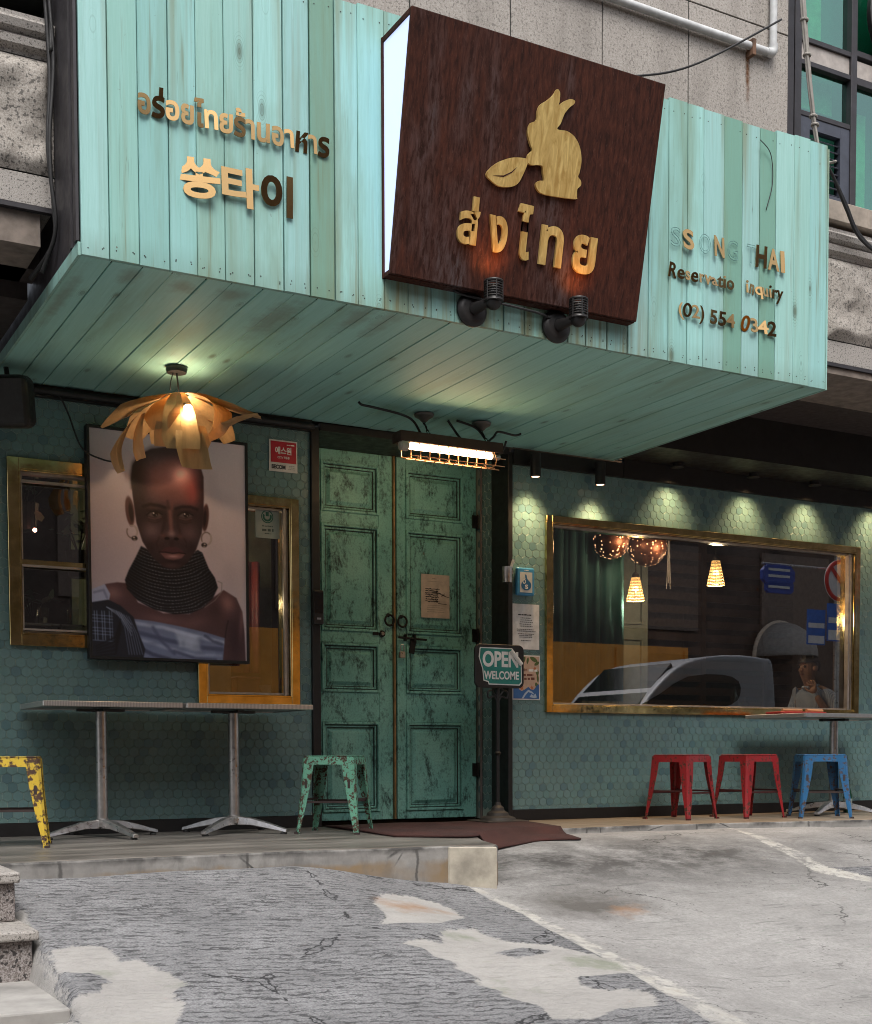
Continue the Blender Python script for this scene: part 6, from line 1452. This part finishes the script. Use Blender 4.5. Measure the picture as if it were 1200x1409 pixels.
o = thing('ember_lamp', 'tiny red glowing lamp behind the dark left window', 'lamp', (1.68, 8.0, 1.80)); b = MB(); b.ball((0, 0, 0), .013, 10); b.build('bulb', emit('ember', (1, .34, .22), 22), o); b = MB(); b.tube([(0, 0, .012), (0, 0, .8)], .004); b.build('cord', M['cable_black'], o)
o = thing('glass_shelf', 'thin shelf behind the lower left pane carrying two tumblers', 'shelf', (1.80, 7.92, 1.235)); b = MB(); b.box(-.24, .2, -.07, .10, -.012, 0); b.build('board', M['steel'], o); b = MB(); b.tube([(0, .02, -.01), (0, .02, -1.23)], .01); b.build('support', M['lamp_black'], o)
for x, lab in ((1.70, 'clear tumbler on the shelf, left of the other tumbler'), (1.88, 'clear tumbler on the shelf, right of the other tumbler')):
    o = MB().lathe([(.001, 0), (.032, 0), (.037, .10), (.034, .10), (.029, .008), (.001, .006)], seg=20, cap=False).build('tumbler', M['glass_clear'], smooth='auto'); o.location = (x, 7.93, 1.236); tag(o, lab, 'glass', 'tumblers behind the left window')

# ------------------------------------------------------------------ person seated inside by the window
def skin(name, verts, edges, radii, mat, parent, sub=2, root=0):
    me = bpy.data.meshes.new(name); me.from_pydata(verts, edges, []); o = bpy.data.objects.new(name, me); C.objects.link(o)
    me.materials.append(mat)
    o.modifiers.new('skin', 'SKIN'); s = o.modifiers.new('sub', 'SUBSURF'); s.levels = s.render_levels = sub
    for i, r in enumerate(radii):
        sv = me.skin_vertices[0].data[i]; sv.radius = (r, r) if not isinstance(r, tuple) else r; sv.use_root = (i == root)
    o.parent = parent; return o
px_, py_ = 8.48, 8.50
pr = thing('person', 'person with short dark hair and striped blue shirt sitting behind the window, hand at chin', 'person', (px_, py_, 0))
sk = plain('skin_tone', (.36, .20, .135), .5, var=.06)
V_ = []; E_ = []; R_ = []
def chain(pts, rs, start=None):
    last = start
    for p, r in zip(pts, rs):
        V_.append(p); R_.append(r); i = len(V_)-1
        if last is not None: E_.append((last, i))
        last = i
    return last
# local: looking towards -x; z up
pel = chain([(.06, 0, .50)], [.13]); ch_ = chain([(.07, 0, .66), (.05, 0, .82), (.02, 0, .96)], [(.13, .11), (.145, .11), (.14, .10)], pel)
nk_ = chain([(-.01, 0, 1.045), (-.035, 0, 1.10)], [.058, .054], ch_)
hd_ = chain([(-.055, 0, 1.16), (-.055, 0, 1.225), (-.045, 0, 1.275)], [(.070, .074), (.088, .082), (.07, .066)], nk_)
body_hips = pel
for s in (-1, 1):
    hp = chain([(.0, s*.09, .50), (-.38, s*.10, .50), (-.40, s*.10, .28), (-.38, s*.10, .08), (-.44, s*.10, .045), (-.52, s*.10, .035)], [.088, .062, .055, .042, .036, .03], pel)
shR = chain([(.02, -.13, .985), (.03, -.19, .96)], [.062, .056], ch_); elR = chain([(.055, -.24, .81), (.06, -.25, .70)], [.048, .042], shR)
wrR = chain([(-.03, -.20, .83), (-.10, -.15, .965)], [.038, .028], elR)
shL = chain([(.02, .13, .985), (.02, .19, .95)], [.062, .056], ch_); elL = chain([(-.02, .22, .82), (-.06, .22, .83-.0)], [.046, .042], shL); wrL = chain([(-.2, .16, .83), (-.30, .10, .83)], [.034, .026], elL)
body = skin('body', V_, E_, R_, sk, pr, 2, pel)
# shirt: same trunk and sleeves, a little larger
V_ = []; E_ = []; R_ = []
a0 = chain([(.06, 0, .52), (.07, 0, .66), (.05, 0, .82), (.02, 0, .96), (-.004, 0, 1.03)], [(.15, .15), (.15, .128), (.165, .13), (.158, .118), (.072, .07)])
for s in (-1, 1):
    q = chain([(.02, s*.13, .985), (.03, s*.19, .96), (.045 if s < 0 else .0, s*.222, .86), (.055 if s < 0 else -.01, s*.24, .79)], [.074, .068, .062, .058], 3)
t = Mt('striped_shirt', rough=.8); wv_ = t.n('TexWave', {'Vector': t.co((0, 24, 6)), 'Scale': 1.0}, bands_direction='Y').outputs[0]; t.set('Base Color', t.mix(t.mr(wv_, .55, .75), (.26, .34, .50), (.50, .60, .74)))
shirt = skin('shirt', V_, E_, R_, t.m, pr, 2, 0)
b = MB(); b.tube([(-.014+.064*math.cos(a), .066*math.sin(a), 1.05+.012*math.cos(a)) for a in [2*math.pi*i/18 for i in range(18)]], .016, 8, close=True); b.build('collar', t.m, pr, smooth=True)
# hair cap, face
b = MB(); hv = []
ns_, nr_ = 22, 10
for i in range(nr_+1):
    th = math.pi*.60*i/nr_
    for j in range(ns_):
        a = 2*math.pi*j/ns_; k = 1.0 if math.cos(a) > -.3 else .8
        th2 = th*(1.12 if math.cos(a) > .2 else .72); r = 1+.03*math.sin(7*a+i)
        hv.append((-.040+.104*r*math.sin(th2)*math.cos(a), .094*r*math.sin(th2)*math.sin(a), 1.235+.105*r*math.cos(th2)))
b.add(hv, [(i*ns_+j, i*ns_+(j+1) % ns_, (i+1)*ns_+(j+1) % ns_, (i+1)*ns_+j) for i in range(nr_) for j in range(ns_)])
o = b.build('hair', plain('dark_hair', (.012, .010, .010), .5), pr, smooth=True)
b = MB(); b.add([(-.138, 0, 1.225), (-.165, 0, 1.185), (-.142, -.016, 1.18), (-.142, .016, 1.18), (-.13, -.012, 1.22), (-.13, .012, 1.22)], [(0, 4, 2, 1), (0, 1, 3, 5), (1, 2, 3)]); b.build('nose', sk, pr, smooth=True)
for s in (-1, 1):
    b = MB(); b.ball((-.123, s*.032, 1.222), .011, 10); b.build('eye', M['ink'], pr, smooth=True)
    b = MB(); b.ball((-.045, s*.083, 1.205), .026, 10); o = b.build('ear', sk, pr, smooth=True)
    b = MB(); b.box(-.133, -.128, s*.032-.018, s*.032+.018, 1.243, 1.249); b.build('eyebrow', M['ink'], pr)
b = MB(); b.box(-.128, -.12, -.022, .022, 1.152, 1.158); b.build('mouth', col('lip', (.22, .07, .06)), pr)
# hands: palm and five fingers each
def hand(px0, dirv, up, curl, nm):
    d = Vector(dirv).normalized(); u_ = Vector(up).normalized(); s_ = d.cross(u_).normalized(); p0 = Vector(px0)
    global V_, E_, R_
    V_ = []; E_ = []; R_ = []
    root = chain([tuple(p0), tuple(p0+d*.045), tuple(p0+d*.075)], [(.022, .026), (.016, .036), (.013, .036)])
    for k, (off, L_) in enumerate(((-.030, .066), (-.010, .075), (.010, .070), (.030, .055))):
        base = p0+d*.085+s_*off; a = d; pts = [base]
        for seg_ in range(3):
            a = (a*math.cos(curl)+u_*math.sin(curl)).normalized(); pts.append(pts[-1]+a*L_*(.42, .32, .26)[seg_])
        chain([tuple(q) for q in pts], [.0092, .0088, .008, .007], root)
    th = p0+d*.03+s_*.032; chain([tuple(th), tuple(th+(d*.6+s_*.7+u_*.2)*.03), tuple(th+(d*.95+s_*.6+u_*.4)*.055)], [.012, .010, .008], 1)
    return skin(nm, V_, E_, R_, sk, pr, 1, 0)
hand((-.105, -.145, .98), (-.1, .35, .9), (.5, .8, 0), .55, 'hand'); hand((-.31, .095, .83), (-.9, -.3, -.1), (0, 0, -1), .25, 'hand')
ch = thing('dining_chair', 'dark wooden chair under the person behind the window', 'chair', (px_+.06, py_, 0)); b = MB(); b.box(-.22, .22, -.22, .22, .37, .40); b.build('seat', wd_, ch, bevel=.005); b = MB(); b.box(.20, .23, -.2, .2, .45, .88); b.build('backrest', wd_, ch, bevel=.005)
for sx in (-.2, .2):
    for sy in (-.2, .2): b = MB(); b.box(sx-.02, sx+.02, sy-.02, sy+.02, 0, .369); b.build('leg', wd_, ch)

# ------------------------------------------------------------------ across the street, seen only in the window reflections
hd2 = thing('orange_hoarding', 'long orange street hoarding mirrored in the shop glass and brass frames', 'hoarding', (10, -3, -1.3))
b = MB(); oc = plain('orange_sheet', (.86, .36, .055), .5, var=.1, sc=3)
b.box(-5.5, 5.2, -.04, 0, 0, 3.66); b.build('sheet', oc, hd2); b = MB()
for k in range(8): b.box(-5.4+k*1.5, -5.32+k*1.5, .001, .03, 0, 3.6)
b.build('rib', oc, hd2)
op = thing('street_building', 'dark brown shuttered building across the street, mirrored in the shop glass', 'building', (8, -4.2, -1.3))
b = MB(); b.box(-26, 26, -6, 0, 0, 8.6); b.build('wall', plain('brown_render', (.12, .088, .075), .8, var=.3, sc=1.5), op)
b = MB()
for i in range(14):
    for j in range(2): b.box(-24+i*3.4, -22.2+i*3.4, .001, .05, 4.1+j*2.4, 5.7+j*2.4)
b.build('shutter', plain('brown_shutter', (.20, .15, .125), .6), op)
b = MB(); b.box(-26.2, 26.2, -.1, .25, 8.6, 8.8); b.build('parapet', plain('parapet_stone', (.2, .17, .15), .8), op)
# grey people carrier parked on the right, out of frame
car = thing('parked_car', 'silver grey people carrier mirrored in the wide shop window', 'car', (8.36, 4.4, -.44)); car.scale = (.73, .85, 1)
b = MB(); prof = [(-1.85, .30), (-1.86, .62), (-1.75, .86), (-1.05, 1.02), (-.42, 1.52), (.1, 1.80), (.8, 1.90), (1.55, 1.885), (1.72, 1.78), (1.80, 1.0), (1.83, .55), (1.80, .28)]
cs = []
for sy, k in ((-.84, .93), (-.80, 1.0), (.80, 1.0), (.84, .93)):
    pass
b.prism([(p[0], p[1]) for p in smooth_poly(prof, 3)], (0, .8, 0), (1, 0, 0), (0, 0, 1), (0, -1, 0), 1.6)
bo_ = b.build('body', Mt('silver_paint', (.44, .45, .49), .3, .1).m, car, bevel=.06, seg=3, smooth='auto')
gl_ = plain('car_glass', (.008, .009, .01), .05)
b = MB(); SG = [(-.72, 1.31), (-.3, 1.50), (.15, 1.67), (.75, 1.70), (1.05, 1.64), (1.08, 1.50), (.92, 1.40), (.4, 1.33)]
b.prism(smooth_poly(SG, 2), (0, .815, 0), (1, 0, 0), (0, 0, 1), (0, -1, 0), .02); b.build('side_window', gl_, car)
b = MB(); b.prism(smooth_poly(SG, 2), (0, -.795, 0), (1, 0, 0), (0, 0, 1), (0, -1, 0), .02); b.build('side_window', gl_, car)
b = MB(); P0, P1 = Vector((-1.02, 0, 1.06)), Vector((.02, 0, 1.775)); nn_ = Vector((-.57, 0, .82)); 
b.add([P0+nn_*.035+Vector((0, -.72, 0)), P0+nn_*.035+Vector((0, .72, 0)), P1+nn_*.04+Vector((0, .66, 0)), P1+nn_*.04+Vector((0, -.66, 0)), P0-nn_*.06+Vector((0, -.72, 0)), P0-nn_*.06+Vector((0, .72, 0)), P1-nn_*.06+Vector((0, .66, 0)), P1-nn_*.06+Vector((0, -.66, 0))], [(0, 1, 2, 3), (7, 6, 5, 4), (0, 4, 5, 1), (1, 5, 6, 2), (2, 6, 7, 3), (3, 7, 4, 0)]); b.build('windscreen', gl_, car)
for x in (-1.15, 1.15):
    for y in (-.76, .76):
        b = MB(); b.lathe([(.001, -.10), (.28, -.10), (.31, -.07), (.31, .07), (.28, .10), (.001, .10)], (x, y, .31), (0, 1, 0), 28, cap=False); wh_ = b.build('wheel', M['rubber'], car, smooth='auto')
        b = MB(); b.lathe([(.001, -.112), (.19, -.108), (.19, .108), (.001, .112)], (x, y, .31), (0, 1, 0), 20, cap=False); b.build('rim', M['steel'], wh_, smooth='auto')
for y in (-.55, .55): b = MB(); b.ball((-1.80, y, .72), .10, 12); b.build('headlight', M['white'], car, smooth=True)
# sign pole
sp_ = thing('street_sign_pole', 'street pole with no parking roundel and blue notice boards, mirrored in the window', 'sign', (14.25, 1.45, -1.1))
b = MB(); b.tube([(0, 0, 0), (0, 0, 4.9)], .045, 14); b.tube([(0, 0, 4.22), (-1.45, 0, 4.22)], .018, 8); b.build('pole', M['steel'], sp_)
b = MB(); b.lathe([(.001, 0), (.30, 0), (.30, .012), (.001, .012)], (-.02, .06, 4.05), (0, 1, 0), 32, cap=False); b.build('roundel', col('sign_white', (.7, .7, .7)), sp_)
b = MB(); b.tube([(-.02+.27*math.cos(a), .078, 4.05+.27*math.sin(a)) for a in [2*math.pi*i/32 for i in range(32)]], .03, 6, close=True); b.obox(Matrix.Translation((-.02, .078, 4.05)) @ Matrix.Rotation(.785, 4, 'Y'), -.25, .25, 0, .006, -.03, .03); b.build('red_ring', col('sign_red', (.6, .02, .02)), sp_)
b = MB(); b.box(-.26, .26, .06, .075, 3.18, 3.72); b.box(-.62, -.27, .03, .045, 3.12, 3.62); b.build('blue_board', col('sign_blue', (.02, .14, .55)), sp_)
b = MB(); b.box(-.24, .24, .0752, .078, 3.20, 3.34); b.box(-.24, .24, .0752, .078, 3.44, 3.52); b.box(-.60, -.29, .0452, .048, 3.14, 3.25); b.box(-.60, -.29, .0452, .048, 3.36, 3.43); b.build('white_panel', M['sign_white'], sp_)
b = MB()
P = [(-.30, .10), (-.22, .18), (.22, .18), (.30, .10), (.30, -.02), (.24, -.07), (-.24, -.07), (-.30, -.02)]
b.prism(P, (-1.17, .05, 4.02), (1, 0, 0), (0, 0, 1), (0, -1, 0), .06); b.prism([(p[0]*.85+.03, p[1]*.8-.15) for p in P], (-1.17, .04, 4.02), (1, 0, 0), (0, 0, 1), (0, -1, 0), .05); b.build('hanging_board', col('board_blue', (.04, .08, .38)), sp_)
b = MB()
for k, z in enumerate((4.12, 4.03, 3.88)): b.box(-1.37, -.97, .0505, .053, z, z+.035)
b.build('white_lettering', M['sign_white'], sp_)
dm = thing('dome_awning', 'cream rimmed half dome awning across the street, mirrored in the window', 'awning', (18.35, -4.0, 2.35)); dm.scale = (.84, 1, .84)
b = MB(); n = 24; v = []
for i in range(9):
    ph_ = math.pi/2*i/8
    for j in range(n+1):
        a = math.pi*j/n; v.append((.78*math.cos(a)*math.cos(ph_*.999), .78*math.sin(ph_)*1.0, .82*math.sin(a)*math.cos(ph_*.999)))
b.add(v, [(i*(n+1)+j, i*(n+1)+j+1, (i+1)*(n+1)+j+1, (i+1)*(n+1)+j) for i in range(8) for j in range(n)]); o = b.build('canvas_cover', plain('grey_canvas', (.36, .34, .32), .7), dm, smooth=True, recalc=False); m_ = o.modifiers.new('thickness', 'SOLIDIFY'); m_.thickness = .01
b = MB(); b.tube([(.79*math.cos(a), .0, .83*math.sin(a)) for a in [math.pi*i/24 for i in range(25)]], .05, 8); b.tube([(.70*math.cos(a), .3, .74*math.sin(a)) for a in [math.pi*i/24 for i in range(25)]], .025, 6); b.build('rim', col('cream_rim', (.8, .66, .52)), dm)
